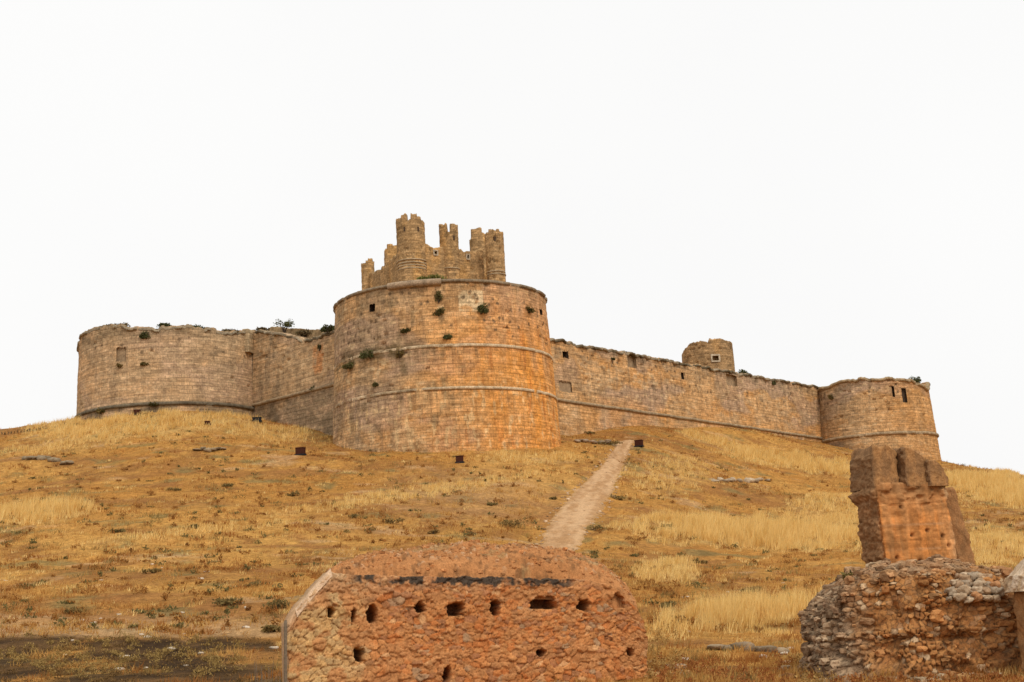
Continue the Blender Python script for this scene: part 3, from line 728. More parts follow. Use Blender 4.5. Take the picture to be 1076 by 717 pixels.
cF = turret(502.5, 176, 18, [(-1.1, -.75, 252), (-.75, .6, 242.5), (.6, 1.1, 247)], 660)
cB = turret(411, 177, 15, [(-1.1, -.6, 263), (-.6, .3, 258.5), (.3, 1.1, 260)], 680)
cA = turret(386, 188, 14.5, [(-1.1, -.3, 277.5), (-.3, .1, 275), (.1, .8, 273), (.8, 1.1, 276)], 700)
def keep_wall(p0, Y0, p1, Y1, tops, seed, holes=()):
    a = xy(p0, 270, Y0); b = xy(p1, 270, Y1); path = densify([a, b], .12)
    zs = []; sx = []; L = np.linalg.norm(b-a)
    for (px, py) in tops:
        p = ray_seg(px, py, a, b); sx.append((p[:2]-a)@(b-a)/L); zs.append(p[2])
    s = np.r_[0, np.cumsum(np.linalg.norm(np.diff(path, axis=0), axis=1))]
    zt = np.interp(s, sx, zs)+.4*(fbm(s/.4, s*0, seed)-.5)
    hs = []
    for (x0, y0, x1, y1) in holes:
        f = lambda p: (p[:2]-a)@(b-a)/L
        hs.append((f(ray_seg(x0, y0, a, b)), f(ray_seg(x1, y0, a, b)), ray_seg(x0, y1, a, b)[2], ray_seg(x0, y0, a, b)[2]))
    o, s, nm = sweep('keep_wall', path, False, 29, zt, 70, .9, M_ASH_S, kp, keep_col(seed), 0, 0, block_disp(.42, .24, .05, .05, seed+5), hs, topn=.15)
    for h in hs:
        e = frame_stones(path, nm, s, h, 0, 0, kp, w=.14); e.parent = o; e.matrix_parent_inverse = Matrix.Identity(4)
        e = embrasure(path, nm, s, h, 0, 0, .7, M_VOID, kp); e.parent = o; e.matrix_parent_inverse = Matrix.Identity(4)
keep_wall(445, 168.5, 508, 173, [(445, 255), (452, 259), (457, 260), (463, 258.5), (470, 261), (484, 262), (487, 265), (495, 264), (508, 262)], 721, [(456, 264, 459, 267.5), (490.5, 268, 492.5, 272)])
keep_wall(386, 188, 420, 171, [(386, 288), (394, 286.5), (396, 284), (399, 284.5), (401, 280), (404, 279), (407, 275), (420, 265)], 741)
keep_wall(524, 173, 524, 192, [(524, 260), (524.5, 275)], 761)
keep_wall(524, 192, 386, 188, [(386, 290), (524, 288)], 781)

# --- small round watch tower behind the right curtain
WT = Tower(); cW = xy(744, 380, 203); RW = 27.8/FPX*203
zwA = P(744, 362, 203)[2]
def wt_top(ang, z):
    lat = np.sin(ang)
    py = np.interp(lat, [-1, -.85, -.6, -.35, -.1, .05, .12, .6, .85, 1], [371, 367, 363, 363, 363, 365, 361, 361.5, 363, 363])
    return np.array([P(744, v, 203)[2] for v in py])+.2*(vnoise(ang*30, ang*0, 3)-.5)
tower(WT, 'watch_tower', 'small round ruined turret with one window showing above the right curtain wall', cW, RW, 29, zwA, 33, .02, 60,
      lambda s, z: mix(keep_col(801)(s, z), (.3, .2, .12), .3), block_disp(.42, .24, .05, .05, 810), [(748.5, 374, 755, 379)], M_ASH_S, thick=.6, nf=160, topfn=wt_top, cap=False, seed=811)
frame_stones(WT.path, WT.nm, WT.s, WT.holes[0], .02, 33, WT.o, w=.22)
print('castle', zt_mid, zt_l, zt_r, zr1, zr2, zrl, zrr, zc_l, zc_r)
#PART2
# ------------------------------------------------------------------ foreground ruin
def along(px0, Y0, px1, Y1, py=650): return xy(px0, py, Y0), xy(px1, py, Y1)
FA, FB = along(302, 34.2, 677, 37.6)
FL = np.linalg.norm(FB-FA); fe = (FB-FA)/FL; fn = np.array([fe[1], -fe[0]]); fback = np.array([-.115, .993])
ru = empty('ruined_building', (*(FA+FB)/2, -2)); tag(ru, 'low red rubble-stone ruin with beam holes and an earth-covered vault roof in the foreground', 'ruin')
def f_s(p): return (p[:2]-FA)@fe
TOPS = [(302, 660), (305, 652), (312, 641), (322, 629), (334, 616), (348, 601), (372, 605), (500, 606.5), (606, 609), (636, 613), (652, 623), (664, 636), (672, 645), (677, 654)]
tsx = []; tzx = []
for px, py in TOPS:
    p = ray_seg(px, py, FA, FB); tsx.append(f_s(p)); tzx.append(p[2])
side = 5.2
fpath = densify([FA+fback*side, FA, FB, FB+fback*side], .022)
fs = np.r_[0, np.cumsum(np.linalg.norm(np.diff(fpath, axis=0), axis=1))]
fzt = np.interp(fs-side, tsx, tzx)+.10*(fbm(fs/.25, fs*0, 901)-.5)+.05*(fbm(fs/.08, fs*0, 902)-.5)
HOLES = [(344, 638, 351, 648), (368, 641, 373, 654), (385, 636, 396, 655), (436, 633, 447, 644), (470, 634, 487, 648), (514, 631, 526, 647), (556, 628, 585, 640), (606, 631, 619, 642),
         (643, 626, 656, 640), (372, 682, 382, 695), (464, 702, 473, 717), (658, 681, 665, 689), (563, 683, 573, 690)]
hls = []
for (x0, y0, x1, y1) in HOLES:
    p0 = ray_seg(x0, y0, FA, FB); p1 = ray_seg(x1, y1, FA, FB); hls.append((f_s(p0), f_s(p1), p1[2], p0[2]))
def warp(s, z):
    return s+.12*(fbm(s/.5, z/.5, 910)-.5)*2, z+.10*(fbm(s/.6, z/.4, 911)-.5)*2
def rub_cells(s, z):
    a, b = warp(s, z)
    g = ss(.2, .7, fbm(s/1.5, z/.5, 912))       # areas of larger stones
    fA = cells(a/.21+.8*(fbm(a/.12, b/.12, 915)-.5)*.35, b/.135+.35*(fbm(a/.12, b/.12, 916)-.5), 913, .98); fB = cells(a/.135, b/.078+.3*(fbm(a/.1, b/.1, 917)-.5), 914, .98)
    big = (g > .5)|(b < -.45+.25*(fbm(s/1.5, s*0, 918)-.5))|(s-side < 1.3)
    return np.where(big, fA[0], fB[0]), np.where(big, fA[1], fB[1]), np.where(big, fA[2], fB[2]), big
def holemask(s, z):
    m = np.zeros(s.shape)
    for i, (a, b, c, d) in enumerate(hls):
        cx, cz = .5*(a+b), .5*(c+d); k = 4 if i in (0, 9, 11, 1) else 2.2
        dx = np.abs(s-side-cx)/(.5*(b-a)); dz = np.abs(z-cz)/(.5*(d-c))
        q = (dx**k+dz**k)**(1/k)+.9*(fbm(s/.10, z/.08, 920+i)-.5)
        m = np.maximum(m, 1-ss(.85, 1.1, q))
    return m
def rub_disp(s, z):
    f1, f2, r, big = rub_cells(s, z); e = f2-f1
    t1 = (r*5.1) % 1-.5; t2 = (r*9.7) % 1-.5
    d = .038*ss(.0, .10, e)+.055*(r-.5)+.10*(1.3*t1*(fbm(s/.15, z/.15, 932)-.5))*ss(0, .2, e)+.035*(fbm(s/.05, z/.05, 930)-.5)+.02*(fbm(s/.2, z/.2, 933)-.5)
    d = d*np.where(big, 1.15, .85)+.16*(fbm(s/1.6, z/.8, 931)-.5)
    return d-.62*holemask(s, z)
def rub_col(s, z):
    f1, f2, r, big = rub_cells(s, z); r2 = (r*7.31) % 1; r3 = (r*13.7) % 1
    u = s-side
    red = (.50, .17, .052); c = mix(red, (.58, .26, .095), r2); c = mix(c, (.36, .17, .085), .7*(r3 > .78)); c = mix(c, (.36, .26, .16), .7*(r3 < .06)); c = mix(c, (.70, .43, .21), .6*((r3 > .3) & (r3 < .36)))
    left = ss(2.3, 1.0, u+.8*(fbm(s/.6, z/.6, 940)-.5)); c = mix(c, mix((.66, .42, .17), (.52, .37, .18), r2), .8*left)
    c = mix(c, (.26, .115, .045), (1-ss(.01, .10, f2-f1))*(.25+.75*ss(.4, .6, fbm(s/.18, z/.15, 946)))); c = mix(c, (.50, .23, .09), .85*ss(.47, .6, fbm(s/.35, z/.22, 945)))
    up = ss(.95, 1.25, z+.25*(fbm(s/.8, z, 941)-.5)); c = mix(c, (.42, .24, .125), .45*up)
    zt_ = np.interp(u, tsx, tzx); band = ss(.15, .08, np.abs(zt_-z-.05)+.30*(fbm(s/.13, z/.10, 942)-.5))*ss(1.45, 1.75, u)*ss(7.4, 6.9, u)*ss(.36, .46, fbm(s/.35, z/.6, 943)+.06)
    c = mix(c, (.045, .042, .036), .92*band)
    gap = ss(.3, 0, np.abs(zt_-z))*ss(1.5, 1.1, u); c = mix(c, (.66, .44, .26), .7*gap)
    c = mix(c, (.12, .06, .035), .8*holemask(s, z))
    return c*(.9+.2*fbm(s/.1, z/.1, 944))[..., None]
fnm = normals(fpath, False)
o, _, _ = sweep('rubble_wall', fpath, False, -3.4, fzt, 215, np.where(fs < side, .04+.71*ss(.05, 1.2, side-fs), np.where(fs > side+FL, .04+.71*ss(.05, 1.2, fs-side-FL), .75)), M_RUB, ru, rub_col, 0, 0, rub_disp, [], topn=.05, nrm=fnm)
# vault roof
RPX = [(318, 632), (330, 618), (345, 601), (360, 591), (380, 583), (405, 578), (430, 575), (470, 571), (500, 569.5), (530, 570), (560, 572), (590, 577), (612, 583), (630, 592), (645, 604), (656, 616), (666, 632), (674, 648)]
RB0 = FA+fback*2.7; RB1 = FB+fback*2.7
rs = []; rz = []
for px, py in RPX:
    p = ray_seg(px, py, RB0, RB1); rs.append((p[:2]-RB0)@fe); rz.append(p[2])
nu = 330; nv = 130
us = np.linspace(.15, FL-.12, nu); vs = np.linspace(0, 1, nv)
U_, V_ = np.meshgrid(us, vs)
ridge = np.interp(U_, rs, rz); edge = np.interp(U_, tsx, tzx)+.0
ridge = np.maximum(ridge, edge-.25)
dep = .03+.14*fbm(U_/.2, U_*0, 957)*(1-V_)+V_*(side-.4); x_ = np.clip(np.abs(dep-2.7)/2.5, 0, 1)
arch = np.sqrt(np.clip(1-x_**1.35, 0, 1))
zz = (edge-.06)+(ridge-edge)*arch
f1, f2, r_ = cells(U_/.11+.6*fbm(U_*3, dep*3, 3), dep/.11, 950)
peb = ss(.0, .3, f2-f1)*(r_ > .45)
zz = zz+.22*(fbm(U_/.6, dep/.6, 951)-.5)+.06*peb*r_+.11*(fbm(U_/.12, dep/.12, 952)-.5)
zz[0] = edge[0]-.5; zz[1] = np.minimum(zz[1], edge[1]+.02); dep[0] = .0+dep[1]
XYr = FA[None, None]+fe[None, None]*U_[..., None]+fback[None, None]*dep[..., None]
cr = mix((.37, .155, .055), (.48, .225, .09), fbm(U_/.7, dep/.7, 953)); cr = mix(cr, (.55, .37, .22), .5*peb*(r_ > .92)*ss(.2, .5, dep)); cr = mix(cr, (.20, .095, .04), .75*ss(.55, .68, fbm(U_/.13, dep/.2, 954)))
cr = mix(cr, (.6, .40, .25), .5*ss(.35, 0, U_-.1)); cr = mix(cr, (.3, .2, .09), .55*ss(.62, .7, fbm(U_/.5, dep/.5, 955)))
ii = np.arange(nu*nv).reshape(nv, nu)
mesh_np('vault_roof', np.concatenate([XYr, zz[..., None]], -1), np.stack([ii[:-1, :-1], ii[:-1, 1:], ii[1:, 1:], ii[1:, :-1]], -1).reshape(-1, 4), M_RUB, ru, col=cr)
_P = np.concatenate([XYr, zz[..., None]], -1)[3:110].reshape(-1, 3); _cc = cr[3:110].reshape(-1, 3)
ROOF_PTS = (_P, _cc)
# pale plastered slope of the left gable
gp = [(311, 643), (321, 630.5), (333, 616.5), (348, 600)]
V = []; Cc = []; n1 = 60; n2 = 14
for i in range(n1):
    f = i/(n1-1); px = np.interp(f*3, range(4), [g[0] for g in gp]); py = np.interp(f*3, range(4), [g[1] for g in gp])
    p = ray_seg(px, py, FA, FB)
    for j in range(n2):
        g = j/(n2-1); prof = .07*math.sin(min(1, max(0, g))*math.pi)**.5 if 0 < j < n2-1 else -.12
        w_ = .06+.5*g
        q_ = p+np.array([fback[0], fback[1], 0])*(w_-.14)+np.array([-.25, -.05, 1.])*prof
        q_[2] += .03*(vnoise(np.array(f*12), np.array(g*4.), 4)-.5); V.append(q_); Cc.append(mix((.70, .49, .32), (.5, .33, .2), vnoise(np.array(f*9), np.array(g*3.), 8)))
ii = np.arange(n1*n2).reshape(n1, n2)
mesh_np('plaster_coping', V, np.stack([ii[:-1, :-1], ii[:-1, 1:], ii[1:, 1:], ii[1:, :-1]], -1).reshape(-1, 4), M_RUB, ru, col=np.array(Cc))

# ------------------------------------------------------------------ rubble mound, pillar, pale wall end
MC = xy(962, 660, 37.2)
mo = empty('rubble_mound', (*MC, -2)); tag(mo, 'heap of collapsed grey and orange rubble masonry at the lower right below the earthen pillar', 'rubble mound')
nT = 900; th = np.linspace(0, 2*math.pi, nT, endpoint=False)
RX = 2.62; RY = 1.9
prof = [(1.06, -3.2), (1.03, -2.2), (1.0, -1.4), (.97, -.75), (.95, -.2), (.93, .25), (.90, .6), (.86, .84), (.76, .94), (.6, 1.0), (.4, 1.04), (.2, 1.06), (.06, 1.06)]
nj = 260; tj_ = np.linspace(0, len(prof)-1, nj); sc = np.interp(tj_, range(len(prof)), [a for a, b in prof]); zp = np.interp(tj_, range(len(prof)), [b for a, b in prof])
TH, SC = np.meshgrid(th, sc); ZP = np.broadcast_to(zp[:, None], TH.shape)
foot = (np.abs(np.cos(TH))**3.8+np.abs(np.sin(TH))**3.8)**(-1/3.8)
fx = foot*np.cos(TH)*SC; fy = foot*np.sin(TH)*SC
# left shoulder lower and shallower
lef = ss(-.45, -1.0, fx)
x = MC[0]+fx*RX-lef*.12*ss(-.4, -1.6, ZP); y = MC[1]+fy*RY; z = ZP-lef*.62*ss(-1.5, 1, ZP)-.10*ss(.4, 1, fx)
arc = TH*3.0
top = ss(.85, .5, SC)
q1 = cells(arc/.15+.9*fbm(arc/.3, z/.3, 1), z/.11+.8*fbm(arc/.35, z/.25, 2), 960, .95); q2 = cells(x/.2, y/.2, 961)
e1 = q1[1]-q1[0]; e2 = q2[1]-q2[0]
stonem = ss(.44, .56, fbm(arc/.5, z/.28, 969)+.25*np.exp(-((z+.5)/.12)**2)+.15*ss(-.6, -.9, fx))
stone_d = (.07*ss(.02, .2, e1)*(q1[2] > .3)+.07*(q1[2]-.5))*(1-top)*(.15+.85*stonem)
radial = np.stack([fx*RX, fy*RY], -1); radial /= np.linalg.norm(radial, axis=-1)[..., None]+1e-9
big = .7*(fbm(arc/.9, z/.8, 962)-.5)+.20*(fbm(arc/.35, z/.35, 963, 3)-.5)+.03*(fbm(arc/.08, z/.08, 964, 2)-.5)
# a ledge line across the front
big = big-.10*np.exp(-((z+.62+.1*(fbm(arc/1.2, arc*0, 5)-.5))/.06)**2)+.05*ss(.3, .1, z+.55)
d = stone_d+big*(1-top*.8)
x = x+radial[..., 0]*d; y = y+radial[..., 1]*d
z = z+top*(.13*ss(0, .3, e2)*(q2[2]-.2)+.45*(fbm(x/.6, y/.6, 965)-.5))
cid = q1[2]*(1-top)+q2[2]*top
c = mix((.36, .155, .055), (.50, .24, .085), (cid*5.3) % 1); c = mix(c, (.60, .45, .28), .7*(((cid*11.7) % 1) > .88)); c = mix(c, mix((.42, .20, .07), (.28, .12, .042), ss(.3, .7, fbm(arc/.3, z/.3, 971))), .8*(1-stonem)*(1-top)); c = mix(c, (.22, .11, .05), .6*ss(.55, .7, fbm(arc/.25, z/.2, 966)))
gry = np.clip(ss(-.45, -.85, fx+.25*(fbm(arc/.5, z/.5, 967)-.5))*ss(-1.9, -.9, z+.5*fbm(arc, z, 9))+.7*ss(.75, 1.05, z+.3*(fbm(arc/.4, z/.4, 970)-.5)), 0, 1)
c = mix(c, mix((.17, .13, .09), (.42, .32, .21), ss(.35, .7, fbm(arc/.15, z/.12, 968))), .75*gry)
c = mix(c, (.09, .055, .03), .75*(1-ss(.02, .18, np.where(top > .5, e2, e1))))  # joints between the mound stones coloured dark to stand in for shadows
ii = np.arange(nj*nT).reshape(nj, nT); j2 = np.roll(ii, -1, 1)
mesh_np('rubble_core', np.stack([x, y, z], -1), np.stack([ii[:-1], j2[:-1], j2[1:], ii[1:]], -1).reshape(-1, 4), M_RUB, mo, col=c)

def scatter(name, pos, cols, smin, smax, seed, parent, mat=M_RUB):
    r = np.random.default_rng(seed); Vb, Fb = ICO1; n = len(pos); VV = []; k = len(Vb)
    sc = smin*(smax/smin)**(r.random(n)**1.8)
    for i in range(n):
        v = np.sign(Vb)*np.abs(Vb)**.7*(1+.55*(r.random((k, 1))-.5))*np.array([1.3, 1, .75])*(.8+.5*r.random(3)); a = r.random()*6.28; ca, sa = math.cos(a), math.sin(a)
        v[:, :2] = v[:, :2]@np.array([[ca, sa], [-sa, ca]]); VV.append(v*sc[i]+pos[i])
    F = (Fb[None]+(np.arange(n)*k)[:, None, None]).reshape(-1, 3)
    o = mesh_np(name, np.concatenate(VV), F, mat, parent, col=np.repeat(cols*(.75+.5*r.random((n, 1))), k, 0), smooth=False); o['kind'] = 'stuff'; return o
import bmesh as _bm
_b = _bm.new(); _bm.ops.create_icosphere(_b, subdivisions=2, radius=1); ICO1 = (np.array([v.co[:] for v in _b.verts]), np.array([[v.index for v in f.verts] for f in _b.faces])); _b.free()
_r = np.random.default_rng(31); _m = ((y < MC[1]+.9) & (z > -2.0)).ravel(); _i = np.where(_m)[0]
_wt = (.1+ss(-.4, -.9, fx)+.8*stonem+.9*ss(.7, 1, z)+1.2*np.exp(-((z+.55)/.1)**2)).ravel()[_i]; _i = _r.choice(_i, 1500, p=_wt/_wt.sum(), replace=False)
_P = np.stack([x, y, z], -1).reshape(-1, 3)[_i]; scatter('loose_rubble', _P, c.reshape(-1, 3)[_i]*1.1, .022, .13, 32, mo)
pl = empty('earthen_pillar', (*xy(962, 600, 38.4), 0.8)); tag(pl, 'tall broken pillar of orange rammed earth standing on the rubble mound', 'ruined pillar')
PA = xy(926, 560, 37.6); PB = xy(1010, 560, 38.1)
pe = (PB-PA); W = np.linalg.norm(pe); pe = pe/W; pb = np.array([-.30, .93]); pb /= np.linalg.norm(pb)
pc0 = (PA+PB)/2+pb*.62
def pil_disp(s, z, fx, fy):
    front = (fy < -.9); left = (fx < -.9)
    d = .10*(fbm(s/.4, z/1.2, 980)-.5)+.07*(fbm(s/.12, z/.9, 979)-.5)+.04*(fbm(s/.07, z/.07, 981)-.5)-.10*ss(.55, .7, fbm(s/.3, z/.25, 978))*ss(2.2, 3, z)
    rough = -.10+.20*(fbm(s/.3, z/.16, 982)-.5)+.10*(fbm(s/.12, z/.07, 983)-.5)+.16*(fbm(s*0, z/.35, 984)-.5)
    # left flank crumbles: overhang near the top, undercut lower
    rough = rough+.14*np.exp(-((z-3.0)/.16)**2)
    hole = 0
    for (hx, hz) in ((-.33, 2.62), (-.15, 1.9), (.25, 2.0), (.62, 1.85), (-.05, 1.25), (.3, 1.15), (.75, 1.6), (-.6, 1.35)):
        hole = hole+np.exp(-((fx-hx)/.035)**2-((z-hz)/.045)**2)*front
    seam = np.exp(-((fx-.12-.04*(fbm(z, z*0, 985)-.5))/.03)**2)*front*.05
    right = ss(.75, 1.0, fx); return np.where(left | (fx > .95) | (fy > .9), rough, d)-.13*hole-.4*seam-.05*right*(fbm(s/.2, z/.2, 986))
def pil_col(s, z, fx, fy):
    c = mix((.60, .255, .08), (.48, .205, .07), ss(.3, .7, fbm(s/.35, z/1.4, 990))); c = mix(c, (.56, .30, .13), .6*ss(.5, .65, fbm(s/.22, z/2.2, 991))); c = mix(c, (.30, .15, .06), .5*ss(.56, .68, fbm(s/.14, z/1.8, 989))); c = mix(c, (.36, .2, .095), .7*ss(2.3, 3.1, z+.6*(fbm(s/.3, z/.5, 988)-.5)))
    c = mix(c, (.33, .20, .10), .45*ss(.55, .7, fbm(s/.25, z/1.8, 992)))
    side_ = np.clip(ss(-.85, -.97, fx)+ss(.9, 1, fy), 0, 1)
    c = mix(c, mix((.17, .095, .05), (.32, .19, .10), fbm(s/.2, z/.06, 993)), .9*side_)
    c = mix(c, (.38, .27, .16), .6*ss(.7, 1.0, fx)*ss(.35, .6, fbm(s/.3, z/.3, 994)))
    lift = np.exp(-(((z % .62)-.31)/.03)**2); c = mix(c, (.62, .42, .26), .3*lift*ss(.4, .6, fbm(s/.6, z, 995)))
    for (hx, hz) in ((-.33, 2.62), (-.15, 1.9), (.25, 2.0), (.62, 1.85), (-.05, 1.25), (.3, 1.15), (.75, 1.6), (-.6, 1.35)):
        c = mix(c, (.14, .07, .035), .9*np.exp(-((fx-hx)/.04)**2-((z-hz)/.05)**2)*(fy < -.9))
    return c
zsh = P(960, 506, 37.9)[2]
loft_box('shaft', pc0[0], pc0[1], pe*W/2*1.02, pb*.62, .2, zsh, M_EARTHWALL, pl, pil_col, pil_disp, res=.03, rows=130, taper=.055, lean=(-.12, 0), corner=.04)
def blk_col(s, z, fx, fy):
    c = mix((.33, .17, .07), (.43, .225, .09), fbm(s/.3, z/.3, 996)); c = mix(c, (.18, .10, .05), .6*ss(.45, .65, fbm(s/.12, z/.3, 997)))
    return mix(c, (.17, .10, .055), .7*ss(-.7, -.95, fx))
def blk_disp(s, z, fx, fy): return np.where(fy < -.9, .35, 1.)*(.16*(fbm(s/.35, z/.3, 998)-.5)+.10*(fbm(s/.12, z/.1, 999)-.5))+.03*(fbm(s/.04, z/.04, 1000)-.5)
z0b = P(930, 510, 37.9)[2]; z1b = P(930, 468, 37.9)[2]
def blkpos(px0, px1, dy=.62):
    a = xy(px0, 490, 37.7); b = xy(px1, 490, 38.0); m_ = (a+b)/2+pb*dy; return m_, (b-a)/2
m_, ex_ = blkpos(922, 949); ex_ = ex_*1.12
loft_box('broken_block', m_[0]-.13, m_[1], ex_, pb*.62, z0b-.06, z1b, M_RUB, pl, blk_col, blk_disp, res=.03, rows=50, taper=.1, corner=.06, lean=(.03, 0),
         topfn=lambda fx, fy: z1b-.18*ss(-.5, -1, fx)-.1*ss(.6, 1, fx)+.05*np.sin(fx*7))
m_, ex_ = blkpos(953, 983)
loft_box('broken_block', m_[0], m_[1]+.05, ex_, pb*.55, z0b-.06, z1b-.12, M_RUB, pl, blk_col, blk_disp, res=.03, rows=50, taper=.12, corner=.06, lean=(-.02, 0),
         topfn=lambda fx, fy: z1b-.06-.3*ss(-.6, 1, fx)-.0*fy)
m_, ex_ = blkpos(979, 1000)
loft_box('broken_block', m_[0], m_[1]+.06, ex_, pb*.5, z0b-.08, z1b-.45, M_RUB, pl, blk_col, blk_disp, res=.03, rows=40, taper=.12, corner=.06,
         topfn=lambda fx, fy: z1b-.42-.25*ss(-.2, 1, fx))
# rear buttress seen at the right of the shaft
bq = xy(1008, 560, 39.3)
loft_box('rear_buttress', bq[0], bq[1], (.28, .02), (-.1, .5), .2, P(1000, 512, 39)[2], M_RUB, pl, lambda s, z, fx, fy: mix((.40, .19, .075), (.27, .15, .07), fbm(s/.2, z/.2, 1001)), blk_disp, res=.04, rows=80, taper=.25, lean=(-.35, 0), corner=.05)

pw = empty('plastered_wall_end', (*xy(1090, 640, 34), -2)); tag(pw, 'pale rounded plastered wall end cut by the right edge of the photo', 'ruined wall')
qx = xy(1107, 620, 34.5); zt1 = P(1066, 583, 34.2)[2]; zt0 = P(1066, 622, 34.2)[2]
loft_box('cap', qx[0], qx[1], (.98, .05), (-.05, .6), zt0, zt1, M_RUB, pw, lambda s, z, fx, fy: mix((.66, .52, .38), (.50, .36, .23), ss(.3, .7, fbm(s/.3, z/.3, 1010))+ss(zt1-.1, zt0, z)*.4), blk_disp, res=.03, rows=40, corner=.1, taper=.1, topfn=lambda fx, fy: zt1-.45*ss(-.3, -1.05, fx)**2-.1*(fy**2))
loft_box('base', qx[0]+.2, qx[1]+.02, (.98, .05), (-.05, .55), -3, zt0+.02, M_RUB, pw, lambda s, z, fx, fy: mix((.46, .23, .09), (.27, .15, .07), fbm(s/.3, z/.3, 1011)), blk_disp, res=.04, rows=70, corner=.03)

_i = np.random.default_rng(41).choice(len(ROOF_PTS[0]), 1500, replace=False)
scatter('roof_pebbles', ROOF_PTS[0][_i], ROOF_PTS[1][_i]*1.15, .012, .05, 42, ru)
# ------------------------------------------------------------------ stones
def ico(sub=2):
    import bmesh
    bm = bmesh.new(); bmesh.ops.create_icosphere(bm, subdivisions=sub, radius=1)
    V = np.array([v.co[:] for v in bm.verts]); F = np.array([[v.index for v in f.verts] for f in bm.faces]); bm.free(); return V, F
IV, IF = ico(3); IV2, IF2 = ico(2)
def rock(name, loc, dims, rot, seed, colr, mat=M_RUB, parent=None, base=None, lump=.75, flat=0):
    Vb, Fb = base if base else (IV2, IF2)
    v = Vb.copy(); v = np.sign(v)*np.abs(v)**.75
    a = fbm(v[:, 0]*1.3+seed, v[:, 1]*1.3+v[:, 2]*1.9, seed); b = fbm(v[:, 0]*4+v[:, 2]*3, v[:, 1]*4-v[:, 2]*2, seed+1)
    v = v*(1+lump*(a-.5)+lump*.4*(b-.5))[:, None]*np.array(dims)
    ca, sa = math.cos(rot), math.sin(rot); v[:, :2] = v[:, :2]@np.array([[ca, sa], [-sa, ca]])
    c = mix(np.array(colr)*.8, np.array(colr)*1.2, b)
    o = mesh_np(name, v, Fb, mat, parent, col=c); o.location = [float(q) for q in loc]; return o
# heap of pale stones on the mound
k = 0
heap = []
for row_, (y0, cnt, xa, xb) in enumerate([(629, 9, 995, 1049), (621, 9, 996, 1052), (614, 8, 1001, 1046), (607.5, 5, 1004, 1040), (603, 2, 1006, 1032)]):
    for i in range(cnt):
        px = xa+(xb-xa)*(i+.5)/cnt+random.uniform(-1.5, 1.5); Yd = 35.22+.1*row_+random.uniform(-.05, .05)
        p = P(px, y0+random.uniform(-2, 2), Yd); s_ = random.uniform(.075, .125)
        cc = random.choice([(.42, .30, .19), (.48, .36, .24), (.38, .25, .15), (.44, .22, .10), (.34, .26, .18)]); s_ *= random.uniform(.8, 1.25)
        o = rock('fieldstone', p, (s_*1.25, s_, s_*.85), random.uniform(0, 3), k+30, cc, base=(IV, IF), lump=1.3); k += 1
        tag(o, 'pale rounded fieldstone in the heap on top of the rubble mound', 'stone', 'fieldstones heaped on the rubble mound')
# rock outcrops
def outcrop(px, py, L_, H_, colr, label, seed, rot=0.0, n=9):
    g = ghit(px, py)[0]; t = empty('rock_outcrop', g); tag(t, label, 'rock', 'rock outcrops on the slope')
    for i in range(n):
        f = (i+.5)/n*2-1+random.uniform(-.08, .08); q_ = ghit(px+f*L_/2*FPX/g[1], py+random.uniform(-1, 1)+.03*f*L_)[0]; x, y, z = q_
        o = rock('boulder', (x-g[0], y-g[1], z-g[2]+H_*.1), (L_/n*random.uniform(.6, 1.0), random.uniform(.4, .8), H_*random.uniform(.5, 1)*(1-.5*abs(f))), random.uniform(-.3, .3), seed+i, np.array(colr)*random.uniform(.8, 1.25))
        o.parent = t; o.location = (x-g[0], y-g[1], z-g[2]+H_*.1)
outcrop(50, 485, 4.2, .38, (.25, .19, .12), 'long low dark rock ledge in the grass at the far left', 50)
outcrop(222, 474, 2.6, .3, (.28, .21, .13), 'low grey rock half hidden in grass below the left tower', 70, n=6)
outcrop(775, 506, 6.0, .45, (.40, .31, .21), 'long pale grey rock ledge in the grass below the right curtain wall', 90, n=12)
outcrop(785, 684, 2.2, .22, (.26, .19, .12), 'dark flat rock in the grass left of the rubble mound', 110, n=7)
outcrop(705, 704, .7, .16, (.36, .27, .18), 'small grey rock beside the right end of the red ruin', 130, n=4)
outcrop(623, 463, 3.6, .3, (.33, .24, .16), 'broken reddish rock edge at the foot of the wall beside the path', 150, n=8)
# scattered pale stones
spx = [(415,647),(520,648)]
k = 0; pts_ = []
for i in range(46):
    r = random.random()
    if r < .5: px, py = random.uniform(60, 298), random.uniform(640, 705)
    elif r < .75: px, py = random.uniform(0, 560), random.uniform(590, 650)
    else: px, py = random.uniform(680, 850), random.uniform(600, 700)
    pts_.append((px, py))
gs = ghit([a for a, b in pts_], [b for a, b in pts_])
for g in gs:
    if 300 < proj(g)[0] < 680: continue
    s_ = random.uniform(.05, .13); o = rock('loose_stone', g+np.array([0, 0, s_*.15]), (s_*1.4, s_, s_*.5), random.uniform(0, 3), 300+k, (.6, .5, .38)); k += 1
    tag(o, 'small pale loose stone lying on the dry slope', 'stone', 'small pale stones scattered on the slope')

